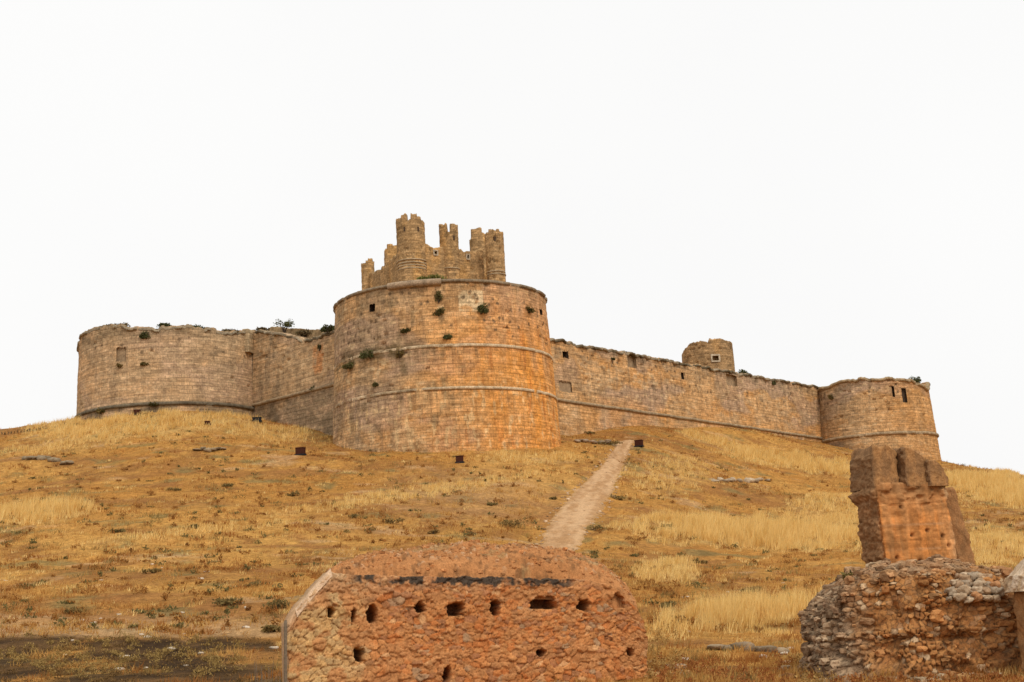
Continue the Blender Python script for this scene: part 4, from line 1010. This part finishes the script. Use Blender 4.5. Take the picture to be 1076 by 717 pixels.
def fallen(pts, smin, smax, seed, cols, label, name='fallen_rubble'):
    pts = np.array(pts); z_ = hfield(pts[:, 0], pts[:, 1]); r = np.random.default_rng(seed); cc = np.array(cols)[r.integers(0, len(cols), len(pts))]
    o = scatter(name, np.c_[pts, z_+.01], cc, smin, smax, seed, None); tag(o, label, 'rubble')
_q = []; _r = np.random.default_rng(55)
for _ in range(420):
    a = _r.random()*2*math.pi; m_ = 1.02+abs(_r.normal())*.16; _q.append((MC[0]+RX*m_*math.cos(a), MC[1]+(RY+.15)*m_*math.sin(a)))
fallen(_q, .025, .15, 56, [(.40, .22, .09), (.34, .26, .17), (.46, .34, .21), (.30, .15, .06)], 'stones fallen from the rubble mound onto the grass round its foot')
_q = []
for _ in range(260):
    a = _r.random(); q_ = FB+fback*_r.uniform(-.5, 4)+fe*abs(_r.normal())*.6 if a < .6 else FA+fback*_r.uniform(-.2, 4)-fe*abs(_r.normal())*.35; _q.append(tuple(q_))
fallen(_q, .025, .12, 57, [(.46, .19, .065), (.50, .28, .12), (.36, .24, .14)], 'red stones fallen beside both ends of the red ruin')
_q = []
for _ in range(700):
    t_ = _r.random()*(nl-1); i_ = int(t_); w_ = _r.random(); w_ = w_ if _r.random() < .4 else (round(w_)+_r.normal()*.08); q_ = Lp[i_, :2]*(1-w_)+Rp[i_, :2]*w_; _q.append(tuple(q_))
fallen(_q, .03, .11, 58, [(.55, .40, .26), (.42, .27, .15), (.30, .18, .09)], 'small stones strewn along the edges of the path', 'path_stones')
# ------------------------------------------------------------------ floodlight boxes
def lampbox(px, py, wpx, hpx, label, mat=M_RUST, yaw=0.0, name='floodlight_box'):
    g = ghit(px, py+hpx*.5)[0]; m = g[1]/FPX; w_, h_ = wpx*m/2, hpx*m/2
    t = empty(name, g); tag(t, label, 'floodlight box', 'metal boxes below the castle walls'); ca, sa = math.cos(yaw), math.sin(yaw)
    ex = np.array([ca, sa, 0])*w_; ey = np.array([-sa, ca, 0])*w_*.7
    body = box_mesh('housing', g+np.array([0, 0, h_*.95]), ex, ey, np.array([0, 0, h_]), mat, t)
    lid = box_mesh('lid', g+np.array([0, 0, h_*1.95+.03]), ex*1.08, ey*1.1, np.array([0, 0, .03]), mat, t)
    box_mesh('mounting_plate', g+np.array([0, 0, .03]), ex*1.2, ey*1.2, np.array([0, 0, .06]), M_DARK, t)
    bpy.context.view_layer.update()
    return t
lampbox(144, 436, 7, 5, 'rusty red box in the grass at the foot of the left tower', yaw=.2)
lampbox(218, 446, 5, 3.5, 'smallest rusty box, lying right of the box at the left tower foot', yaw=.5)
lampbox(270, 442, 9, 4, 'dark flat lamp box at the corner where left tower meets the grey wall', M_DARK, .1)
lampbox(316, 478, 9, 7.5, 'rusty square box in the grass left of the central tower', yaw=-.25)
lampbox(483, 481.5, 8, 7, 'rusty square box directly in front of the central tower base', yaw=.05)
lampbox(659, 441, 6, 5, 'small rusty box against the foot of the right curtain wall above the path', yaw=-.3)
lampbox(671.5, 464.5, 8, 6.5, 'largest rusty box beside the top end of the path', yaw=-.35)

# ------------------------------------------------------------------ vegetation
def leaves(n, rad, col1, col2, seed, size, up=.2):
    r = np.random.default_rng(seed)
    p = r.normal(size=(n, 3)); p /= np.linalg.norm(p, axis=1)[:, None]; kc = np.clip(r.normal(size=(5, 3)), -1.6, 1.6)*np.array([.42, .42, .2]); kr = .35+.4*r.random(5); ki = r.integers(0, 5, n)
    lump = .65+.6*fbm(p[:, 0]*2+seed, p[:, 1]*2+p[:, 2]*2, seed); p *= (r.random(n)**.45*lump)[:, None]; p = p*kr[ki][:, None]+kc[ki]
    p = p*np.array(rad); p[:, 2] = np.where(p[:, 2] < -rad[2]*.4, -rad[2]*.4*r.random(n), p[:, 2])
    a = r.normal(size=(n, 3)); a[:, 2] += up; a /= np.linalg.norm(a, axis=1)[:, None]; b = np.cross(a, r.normal(size=(n, 3))); b /= np.linalg.norm(b, axis=1)[:, None]
    s1 = size*(.6+.8*r.random(n))[:, None]
    V = np.stack([p-b*s1*.35, p+a*s1, p+b*s1*.35, p-a*s1*.4], 1)
    c = mix(col1, col2, r.random(n)); c = np.repeat(c[:, None], 4, 1)
    return V.reshape(-1, 3), np.arange(4*n).reshape(-1, 4), c.reshape(-1, 3)
def shrub(name, label, cat, loc, rad, col1, col2, seed, n=220, size=.12, stem=True):
    t = empty(name, loc); tag(t, label, cat, {'wall_plant': 'plants rooted in the castle walls', 'wall_top_bush': 'bushes along the wall tops', 'slope_bush': 'bushes dotted over the slope'}.get(name))
    V, F, c = leaves(n, rad, col1, col2, seed, size); V = V+np.asarray(loc)+np.array([0, 0, rad[2]*.45])
    mesh_np('foliage', V, F, M_LEAF, t, col=c, smooth=False)
    if stem:
        r = np.random.default_rng(seed+1); Vs = []; Fs = []
        for i in range(5):
            a = np.asarray(loc, float)+np.array([0, 0, -.05]); b = np.asarray(loc)+np.array([r.normal()*rad[0]*.4, r.normal()*rad[1]*.4, rad[2]*(.6+.4*r.random())]); w0 = .02+.02*rad[2]; k = len(Vs)
            for q, w_ in ((a, w0), (b, w0*.3)):
                for (dx, dy) in ((1, 0), (0, 1), (-1, 0), (0, -1)): Vs.append(q+np.array([dx*w_, dy*w_, 0]))
            for e in range(4): Fs.append((k+e, k+(e+1) % 4, k+4+(e+1) % 4, k+4+e))
        mesh_np('stem', Vs, Fs, M_BARK, t, smooth=False)
    return t
G1 = (.06, .066, .024); G2 = (.14, .14, .055); O1 = (.13, .095, .035); O2 = (.28, .19, .07)
def on_tower(T, px, py): 
    p = ray_circle(px, py, T.c, T.R); return ray_circle(px, py, T.c, T.R-T.batter*(p[2]-T.zref)+.05)
WP = [ # wall plants
 (MID, 505.5, 328, .55, .65, 'round green bush rooted in the central tower below its pale patch', G1, G2),
 (MID, 461, 316, .45, .75, 'drooping grey-green plant high on the central tower left of the pale patch', O1, G2),
 (MID, 461, 330, .4, .45, 'small plant just under the drooping one high on the central tower', O1, G2),
 (MID, 427, 348, .35, .3, 'little dark plant in the central tower between window and upper ring', G1, O1),
 (MID, 389, 375, .7, .6, 'large dark plant on the left part of the upper ring of the central tower', G1, G2),
 (MID, 420, 374, .3, .45, 'thin dark plant on the upper ring left of centre on the central tower', O1, O2),
 (MID, 469, 354.5, .35, .28, 'small green plant above the middle of the upper ring of the central tower', G1, G2),
 (MID, 556, 327, .45, .4, 'dark plant near the right edge of the central tower top', G1, O2),
 (MID, 368, 386, .7, .4, 'straggling plants at the far left of the upper ring of the central tower', O1, G2),
 (MID, 395, 404, .25, .25, 'tiny plant midway between the two rings at left of the central tower', O1, G2),
 (LEFT, 154, 354, .65, .55, 'dark green bush hanging near the top of the left tower', G1, G2),
 (LEFT, 152, 382, .3, .25, 'tiny bush lower down on the left tower face', G1, O2),
 (LEFT, 127, 384, .35, .25, 'small reddish bush under the blocked window of the left tower', O1, O2),
 (LEFT, 106, 433, .45, .35, 'dark plant on the base moulding at the left edge of the left tower', G1, O2),
 (LEFT, 162, 425, .4, .28, 'dark plant on the base moulding at the middle of the left tower', G1, O1),
 (RIGHT, 874, 418, .4, .5, 'dark plant on the left shoulder of the right tower', G1, O2)]
for i, (T, px, py, w_, h_, lb, c1, c2) in enumerate(WP):
    shrub('wall_plant', lb, 'wall plant', on_tower(T, px, py+2), (w_*1.25, w_*.7, h_*1.3), c1, c2, 1200+i, n=int(200+500*w_), size=.14)
for i, (seg, px, py, w_, h_, lb) in enumerate([
 (CUR_L, 336, 369, .35, .6, 'dark plant on the grey left wall just beside the central tower top'), (CUR_L, 331, 411, .55, .6, 'dark plant on the base moulding of the grey left wall'),
 (CUR_R, 643, 379, .35, .35, 'small green plant high on the right curtain wall near the central tower'), (CUR_R, 813, 405, .3, .8, 'dark plant trailing down from the top of the right curtain wall')]):
    a, b = seg; p = ray_seg(px, py, a, b); e = (b-a)/np.linalg.norm(b-a); p[:2] += np.array([e[1], -e[0]])*.05
    shrub('wall_plant', lb, 'wall plant', p, (w_, w_*.6, h_), G1, G2, 1300+i, n=240, size=.11)
TP = [ # bushes along wall tops: px, py(base), Y, w, h
 (118, 344, 150.5, 1.5, .55, 'low brown-green bush on the left shoulder of the left tower top'), (103, 349, 153, .8, .4, 'small bush at the very left of the left tower top'),
 (201, 346, 150, 1.1, .5, 'dark green bush at the middle of the left tower top'), (174, 342, 150, .8, .35, 'low bush left of the middle of the left tower top'),
 (240, 347, 153, 1.0, .35, 'low brown bush at the right of the left tower top'),
 (283, 346, 157, 1.3, .35, 'low brown scrub on the grey wall left of the small tree'), (320, 350, 150, 1.2, .4, 'brown scrub on the grey wall right of the small tree'),
 (344, 346, 145, .7, .5, 'bush squeezed between grey wall top and central tower'),
 (782, 393, 198, .9, .6, 'round green bush on the curtain wall right of the small turret'), (829, 404, 205, 1.2, .5, 'wide green bush on the curtain wall near the right tower'), (846, 406, 208, .9, .3, 'flat green bush on the wall where it meets the right tower'),
 (963, 402, 206, .9, .75, 'green bush on the right shoulder of the right tower top'), (971, 405, 207, .7, .5, 'smaller bush at the very right edge of the right tower top'),
 (452, 292, 134, 1.0, .35, 'yellow-green weeds in front of the keep on the central tower rim')]
for i, (px, py, Y, w_, h_, lb) in enumerate(TP):
    br = 'brown' in lb; yl = 'yellow' in lb
    shrub('wall_top_bush', lb, 'bush', P(px, py+3.2, Y), (w_*1.1, .8, h_*1.25), (.14, .15, .04) if yl else ((.12, .09, .045) if br else G1), (.25, .22, .07) if yl else ((.22, .16, .08) if br else G2), 1400+i, n=int(500+500*w_), size=.16)
# small tree on the grey wall
tp = P(299, 349, 152); tr = empty('small_tree', tp); tag(tr, 'small dark tree growing on top of the grey wall between left and central towers', 'tree')
V, F, c = leaves(520, (.95, .8, .7), G1, G2, 1500, .13); V += tp+np.array([0, 0, .75]); mesh_np('crown', V, F, M_LEAF, tr, col=c, smooth=False)
Vs = []; Fs = []
for i in range(7):
    a = tp+np.array([0, 0, -.3]); b = tp+np.array([random.uniform(-.6, .6), random.uniform(-.4, .4), random.uniform(.6, 1.1)]); k = len(Vs)
    for q_, w_ in ((a, .06), ((a+b)/2+np.array([0, 0, .1]), .04), (b, .012)):
        for (dx, dy) in ((1, 0), (0, 1), (-1, 0), (0, -1)): Vs.append(q_+np.array([dx*w_, dy*w_, 0]))
    for l in (0, 4):
        for e in range(4): Fs.append((k+l+e, k+l+(e+1) % 4, k+l+4+(e+1) % 4, k+l+4+e))
mesh_np('trunk', Vs, Fs, M_BARK, tr, smooth=False)
# bushes on the slope
SB = [(633, 464, 1.9, .5, 'wide dark green low bush left of the top of the path', G1, O2), (619, 455, .6, .45, 'small dark bush at the foot of the wall above the wide bush', G1, G2),
 (539, 553, 1.1, .7, 'orange-brown bush left of the path just above the red ruin', (.16, .09, .03), (.32, .19, .06)), (516, 533, .5, .4, 'small grey-green bush above left of the orange-brown bush', O1, G2), (582, 528, .4, .3, 'tiny green bush left of the path bend', G1, O2),
 (628, 558, .6, .5, 'brown bush at the right edge of the lower path', (.15, .1, .04), (.3, .2, .07)), (651, 527, .9, .7, 'yellow-brown bush at the right edge of the middle path', (.2, .15, .05), (.36, .25, .08)),
 (121, 563, .55, .35, 'dark green tuft on the left slope below the pale grass patch', G1, G2), (203, 556, .55, .35, 'dark green tuft on the left slope right of the first dark tuft', G1, G2), (87, 540, .4, .5, 'upright small dark bush beside the pale grass at left', G1, G2),
 (241, 509, .5, .3, 'small olive tuft on the upper left slope', O1, G2), (183, 516, .6, .3, 'low olive tuft below the grey rock', O1, G2), (160, 604, .5, .3, 'olive tuft in the lower middle of the left slope', O1, O2),
 (241, 637, .7, .35, 'flat olive bush above the bare track', O1, G2), (289, 641, .6, .45, 'green bush near the left corner of the red ruin', O1, G2), (285, 663, .5, .4, 'brown-green bush just beside the left corner of the red ruin', O1, O2),
 (77, 640, .5, .35, 'brown-green tuft on the lower left slope', O1, O2), (372, 546, .5, .4, 'olive tuft between the red ruin and the central tower', O1, G2), (412, 552, .8, .5, 'brown bush behind the left half of the ruin roof', (.16, .1, .04), (.28, .19, .07)),
 (455, 561, .4, .4, 'rusty tuft behind the middle of the ruin roof', (.2, .09, .03), (.33, .16, .05)), (497, 562, .5, .4, 'rusty brown tuft behind the right half of the ruin roof', (.2, .09, .03), (.3, .16, .05)),
 (307, 519, .5, .35, 'small dark tuft below the left rusty box', G1, O2), (263, 616, .6, .3, 'flat green tuft left of the ruin above the track', G1, O2), (700, 638, .45, .35, 'dark green tuft in the yellow grass right of the red ruin', G1, G2),
 (738, 590, .7, .4, 'rusty brown bush in the grass right of the path', (.16, .1, .04), (.3, .18, .06)), (313, 441, .7, .4, 'grey-green bush in the hollow left of the central tower', O1, G2), (343, 436, .9, .9, 'dark bush in the corner between grey wall and central tower', G1, O2),
 (899, 604, .28, .5, 'green weed growing at the left top of the rubble mound', (.1, .11, .03), (.2, .19, .06)), (790, 622, .7, .3, 'olive bush in the grass left of the rubble mound', O1, O2)]
gsb = ghit([a[0] for a in SB], [a[1] for a in SB])
for i, (a, g) in enumerate(zip(SB, gsb)):
    px, py, w_, h_, lb, c1, c2 = a; h_ *= .75; w_ *= .85; h_ *= .85; w_ *= 1.1; c1 = tuple(.35*q+.65*e for q, e in zip(c1, (.17, .12, .045))); c2 = tuple(.3*q+.7*e for q, e in zip(c2, (.33, .22, .08)))
    if 'rubble mound' in lb and 'left top' in lb: g = P(px, 612, 36.4)
    shrub('slope_bush', lb, 'bush', g, (w_, w_*.8, h_), c1, c2, 1600+i, n=int(130+160*w_), size=.1+.02*w_, stem=True)

# ---- grass: one mass of blades
def blades(P0, hgt, wid, lean, col, seed):
    r = np.random.default_rng(seed); n = len(P0); an = r.random(n)*math.pi; w = np.stack([np.cos(an), np.sin(an), 0*an], 1)*wid[:, None]
    d = np.stack([r.normal(size=n), r.normal(size=n)-.2, 0*an], 1)*(lean*hgt)[:, None]+np.array([0, 0, 1])*hgt[:, None]+np.array([.15, 0, 0])*hgt[:, None]
    V = np.stack([P0-w, P0+w, P0+d], 1).reshape(-1, 3); c = np.repeat(col[:, None], 3, 1).reshape(-1, 3)
    return V, np.arange(3*n).reshape(-1, 3), c
def field(n, seed, ymin=29, ymax=212):
    r = np.random.default_rng(seed); Yy = np.exp(r.uniform(math.log(ymin), math.log(ymax), n*3)); u = r.uniform(-.47, .5, n*3); x = u*Yy
    keep = r.random(n*3) < .35+.65*(Yy/ymax)
    x, Yy = x[keep], Yy[keep]; ok = (poly_sd(x, Yy) < -.3)
    for T in (MID, LEFT, RIGHT): ok &= np.hypot(x-T.c[0], Yy-T.c[1]) > T.R+.4
    ok &= ~((np.abs((x-FA[0])*fn[0]+(Yy-FA[1])*fn[1]+side/2) < side/2+.1) & (((x-FA[0])*fe[0]+(Yy-FA[1])*fe[1]) > -.1) & (((x-FA[0])*fe[0]+(Yy-FA[1])*fe[1]) < FL+.1))
    d = np.full(x.shape, 1e9)
    for (a, b) in zip(path_c[:-1], path_c[1:]):
        e = b[:2]-a[:2]; t = np.clip(((x-a[0])*e[0]+(Yy-a[1])*e[1])/(e@e), 0, 1); d = np.minimum(d, np.hypot(x-a[0]-t*e[0], Yy-a[1]-t*e[1])/(a[2]*(1-t)+b[2]*t))
    ok &= d > .96+.55*(fbm(x*1.1, Yy*1.1, 6)-.5)
    x, Yy = x[ok][:n], Yy[ok][:n]; z = hfield(x, Yy); p = np.stack([x, Yy, z], 1); px, py = proj(p); return p, px, py
# short grass everywhere
p, px, py = field(150000, 2001)
r = np.random.default_rng(5); n = len(p)
dens = fbm(p[:, 0]/2.5, p[:, 1]/2.5, 2002); bm_ = burnt_mask(px, py, p[:, 0], p[:, 1])
keep = (r.random(n) < .16+1.0*ss(.36, .62, dens)-.35*ss(.52, .7, fbm(p[:, 0]/9, p[:, 1]/3.5, 27))) & (r.random(n) > bm_*1.0)
p, px, py, dens = p[keep], px[keep], py[keep], dens[keep]; n = len(p)
K = 3; P0 = np.repeat(p, K, 0)+np.c_[r.normal(size=(n*K, 2))*.07, np.full(n*K, -.03)]; dn = np.repeat(dens, K)
tuft = fbm(P0[:, 0]/.8, P0[:, 1]/.8, 2003)
hh = (.07+.22*ss(.35, .75, tuft)+.12*r.random(n*K)**2)
cc = mix((.44, .215, .055), (.64, .38, .12), np.repeat(r.random(n), K)*.6+.4*ss(.3, .7, dn))
cc = mix(cc, (.34, .13, .035), .8*(np.repeat(fbm(p[:, 0]/1.5, p[:, 1]/1.5, 2004), K) > .56)); cc = mix(cc, (.2, .17, .065), .75*(np.repeat(fbm(p[:, 0]/1.3, p[:, 1]/1.3, 2005), K) > .66))
V, F, c = blades(P0, hh, np.full(n*K, .012)+.00012*P0[:, 1], .45, cc, 1)
tag(mesh_np('short_grass', V, F, M_GRASS, col=c, smooth=False), 'short dry tawny grass covering the castle hill', 'grass', kind='stuff')
# tall pale grass
p, px, py = field(190000, 2101)
zm = zone_mask(px, py); cl = fbm(p[:, 0]/1.1, p[:, 1]/1.1, 2102); r = np.random.default_rng(6)
keep = r.random(len(p)) < np.clip(zm*ss(.30, .5, cl)*1.6, 0, 1); keep |= (r.random(len(p)) < .35*ss(.66, .74, fbm(p[:, 0]/1.4, p[:, 1]/1.4, 2103))*(1-burnt_mask(px, py, p[:, 0], p[:, 1])))
p = p[keep]; zmk = zm[keep]; cl = cl[keep]; n = len(p); K = 7
P0 = np.repeat(p, K, 0)+np.c_[r.normal(size=(n*K, 2))*.10, np.full(n*K, -.03)]
hh = np.repeat(.22+1.0*zmk*ss(.3, .65, cl), K)*(.6+.6*r.random(n*K))
cc = mix((.70, .44, .13), (.93, .70, .30), np.repeat(r.random(n), K)); cc = cc*(.85+.3*r.random((n*K, 1)))
V, F, c = blades(P0, hh, np.full(n*K, .010)+.00011*P0[:, 1], .22, cc, 2)
tag(mesh_np('tall_grass', V, F, M_GRASS, col=c, smooth=False), 'tall pale yellow dry grass standing in swathes on the slope', 'grass', kind='stuff')
print('grass tris', n*K)
# skyline weeds at left + weeds in the burnt strip + red weeds at lower right
def weeds(name, label, pts, hr, wr, c1, c2, seed, nl=26, sz=.05):
    r = np.random.default_rng(seed); VV = []; FF = []; CC = []; off = 0
    g = ghit([a for a, b in pts], [b for a, b in pts])
    for q_ in g:
        if min(np.hypot(q_[0]-(a[0]*(1-f)+b[0]*f), q_[1]-(a[1]*(1-f)+b[1]*f))/(a[2]*(1-f)+b[2]*f) for a, b in zip(path_c[:-1], path_c[1:]) for f in (0, .25, .5, .75, 1)) < 1: continue
        h = r.uniform(*hr); w_ = r.uniform(*wr); V, F, c = leaves(nl, (w_, w_, h), c1, c2, int(r.integers(1e6)), sz, up=1.2)
        V = V+q_+np.array([0, 0, h*.4]); VV.append(V); FF.append(F+off); CC.append(c); off += len(V)
    tag(mesh_np(name, np.concatenate(VV), np.concatenate(FF), M_LEAF, col=np.concatenate(CC), smooth=False), label, 'weeds', kind='stuff')
r = np.random.default_rng(9)
weeds('burnt_stubble', 'brown scorched stubble over the blackened ground at the lower left', [(r.uniform(-30, 292), r.uniform(668, 722)) for _ in range(260)], (.05, .14), (.1, .5), (.12, .07, .03), (.26, .15, .055), 16, 40, .04)
weeds('tawny_weeds', 'feathery ochre weeds growing on the blackened ground at the lower left', [(r.normal(45, 38), r.normal(689, 12)) for _ in range(42)]+[(r.normal(165, 35), r.normal(683, 9)) for _ in range(24)]+[(r.normal(235, 30), r.normal(690, 8)) for _ in range(16)]+[(r.uniform(0, 280), r.uniform(675, 717)) for _ in range(40)],
      (.12, .32), (.15, .35), (.26, .16, .05), (.42, .28, .10), 10, 60, .05)
weeds('scattered_weeds', 'small rusty and olive weeds dotted over the hillside', [(r.uniform(-40, 1110), r.uniform(470, 665)) for _ in range(700)], (.1, .34), (.15, .6), (.22, .10, .03), (.42, .20, .055), 11, 46, .09)
weeds('olive_weeds', 'small olive-green weeds dotted over the hillside', [(r.uniform(-40, 1110), r.uniform(455, 665)) for _ in range(420)], (.08, .3), (.15, .55), (.11, .095, .035), (.22, .175, .065), 12, 40, .09)
weeds('red_weeds', 'rust-red low weeds along the bottom edge at the right', [(r.uniform(690, 860), r.uniform(695, 725)) for _ in range(60)]+[(r.uniform(850, 1090), r.uniform(712, 745)) for _ in range(150)], (.12, .3), (.12, .25), (.28, .09, .03), (.46, .2, .06), 13, 60, .045)
weeds('foot_weeds', 'tawny dry weeds round the foot of the rubble mound and the right end of the red ruin', [(r.uniform(835, 875), r.uniform(690, 725)) for _ in range(40)]+[(r.uniform(680, 712), r.uniform(650, 720)) for _ in range(45)], (.15, .4), (.1, .25), (.34, .19, .06), (.55, .36, .13), 15, 60, .05)
weeds('ridge_weeds', 'thin dark weeds silhouetted along the left skyline', [(x, 454.5-x*.105) for x in np.arange(2, 84, 3.3)], (.15, .4), (.06, .16), (.2, .14, .07), (.3, .2, .1), 14, 26, .1)

# weathered timber at the left corner of the ruin
pp = P(297.5, 700, 34.0); post = empty('wooden_post', (pp[0], pp[1], -2)); tag(post, 'thin grey weathered timber standing against the left corner of the red ruin', 'post')
zt_ = P(301, 652, 34.0)[2]
loft_box('upright', pp[0]-.0, pp[1], (.032, .01), (-.01, .03), -2.6, zt_, M_WOOD, post, lambda s, z, fx, fy: mix((.2, .17, .14), (.3, .26, .2), fbm(s*9, z, 1))*1., lambda s, z, fx, fy: .02*(fbm(s/.03, z/.5, 2)-.5), res=.02, rows=40, corner=.01, lean=(.08, 0))
Vs = []; Fs = []
for i in range(26):
    px = random.uniform(266, 298); b = P(px, random.uniform(716, 730), 34+random.uniform(-.4, .4)); h = random.uniform(.15, .6); a = b+np.array([random.uniform(-.1, .1), random.uniform(-.1, .1), h]); k = len(Vs)
    b = b-np.array([0, 0, .5])
    for q_, w_ in ((b, .012), (a, .005)):
        for (dx, dy) in ((1, 0), (0, 1), (-1, 0), (0, -1)): Vs.append(q_+np.array([dx*w_, dy*w_, 0]))
    for e in range(4): Fs.append((k+e, k+(e+1) % 4, k+4+(e+1) % 4, k+4+e))
tag(mesh_np('dead_stalks', Vs, Fs, M_WOOD, smooth=False), 'grey dead stalks at the foot of the left corner of the red ruin', 'dead stalks', kind='stuff')

# ------------------------------------------------------------------ camera, light, sky
cam = bpy.data.cameras.new('camera'); co = bpy.data.objects.new('camera', cam); COL.objects.link(co)
cam.sensor_width = 36; cam.lens = 36*FPX/1076; cam.clip_end = 8000; cam.clip_start = .5
Mx = Matrix(((Ri[0], Ui[0], -Fv[0], 0), (Ri[1], Ui[1], -Fv[1], 0), (Ri[2], Ui[2], -Fv[2], 0), (0, 0, 0, 1)))
co.matrix_world = Mx; S.camera = co
SUN_EL = 48; SUN_AZ = 150   # compass-like: 0 = +Y, clockwise; behind and to the right of the camera
sd = bpy.data.lights.new('sun', 'SUN'); sd.energy = 1.5; sd.angle = math.radians(20); sd.color = (1, .94, .84)
so = bpy.data.objects.new('sun', sd); COL.objects.link(so)
v = Vector((math.sin(math.radians(SUN_AZ))*math.cos(math.radians(SUN_EL)), math.cos(math.radians(SUN_AZ))*math.cos(math.radians(SUN_EL)), math.sin(math.radians(SUN_EL))))
so.rotation_euler = v.to_track_quat('Z', 'Y').to_euler(); so.location = v*100
wd = bpy.data.worlds.new('World'); S.world = wd; wd.use_nodes = True; nt = wd.node_tree; nt.nodes.clear()
out = nt.nodes.new('ShaderNodeOutputWorld'); bg = nt.nodes.new('ShaderNodeBackground'); sky = nt.nodes.new('ShaderNodeTexSky')
sky.sky_type = 'NISHITA'; sky.sun_disc = False; sky.sun_elevation = math.radians(SUN_EL); sky.sun_rotation = math.radians(SUN_AZ); sky.dust_density = 5
hs = nt.nodes.new('ShaderNodeHueSaturation'); hs.inputs['Saturation'].default_value = .1; nt.links.new(sky.outputs[0], hs.inputs['Color'])
# overcast veil: even white cloud with faint variation, mixed over the clear sky (values are before the 0.1 strength)
tc = nt.nodes.new('ShaderNodeTexCoord'); cn = N(nt, 'ShaderNodeTexNoise', Scale=2.2, Detail=4.0); nt.links.new(tc.outputs['Generated'], cn.inputs['Vector'])
cr_ = ramp(nt, cn.outputs[0], [(.3, (.965, .962, .958)), (.7, (1.0, .998, .99))])
sc_ = nt.nodes.new('ShaderNodeVectorMath'); sc_.operation = 'SCALE'; sc_.inputs['Scale'].default_value = 10.35; nt.links.new(cr_, sc_.inputs[0])
mx = nt.nodes.new('ShaderNodeMix'); mx.data_type = 'RGBA'; mx.inputs[0].default_value = .93
nt.links.new(hs.outputs[0], mx.inputs[6]); nt.links.new(sc_.outputs[0], mx.inputs[7])
nt.links.new(mx.outputs[2], bg.inputs[0]); bg.inputs[1].default_value = .1; nt.links.new(bg.outputs[0], out.inputs[0])
S.view_settings.view_transform = 'Standard'; S.view_settings.look = 'None'; S.view_settings.gamma = 1; S.view_settings.exposure = 0
S.render.engine = 'CYCLES'
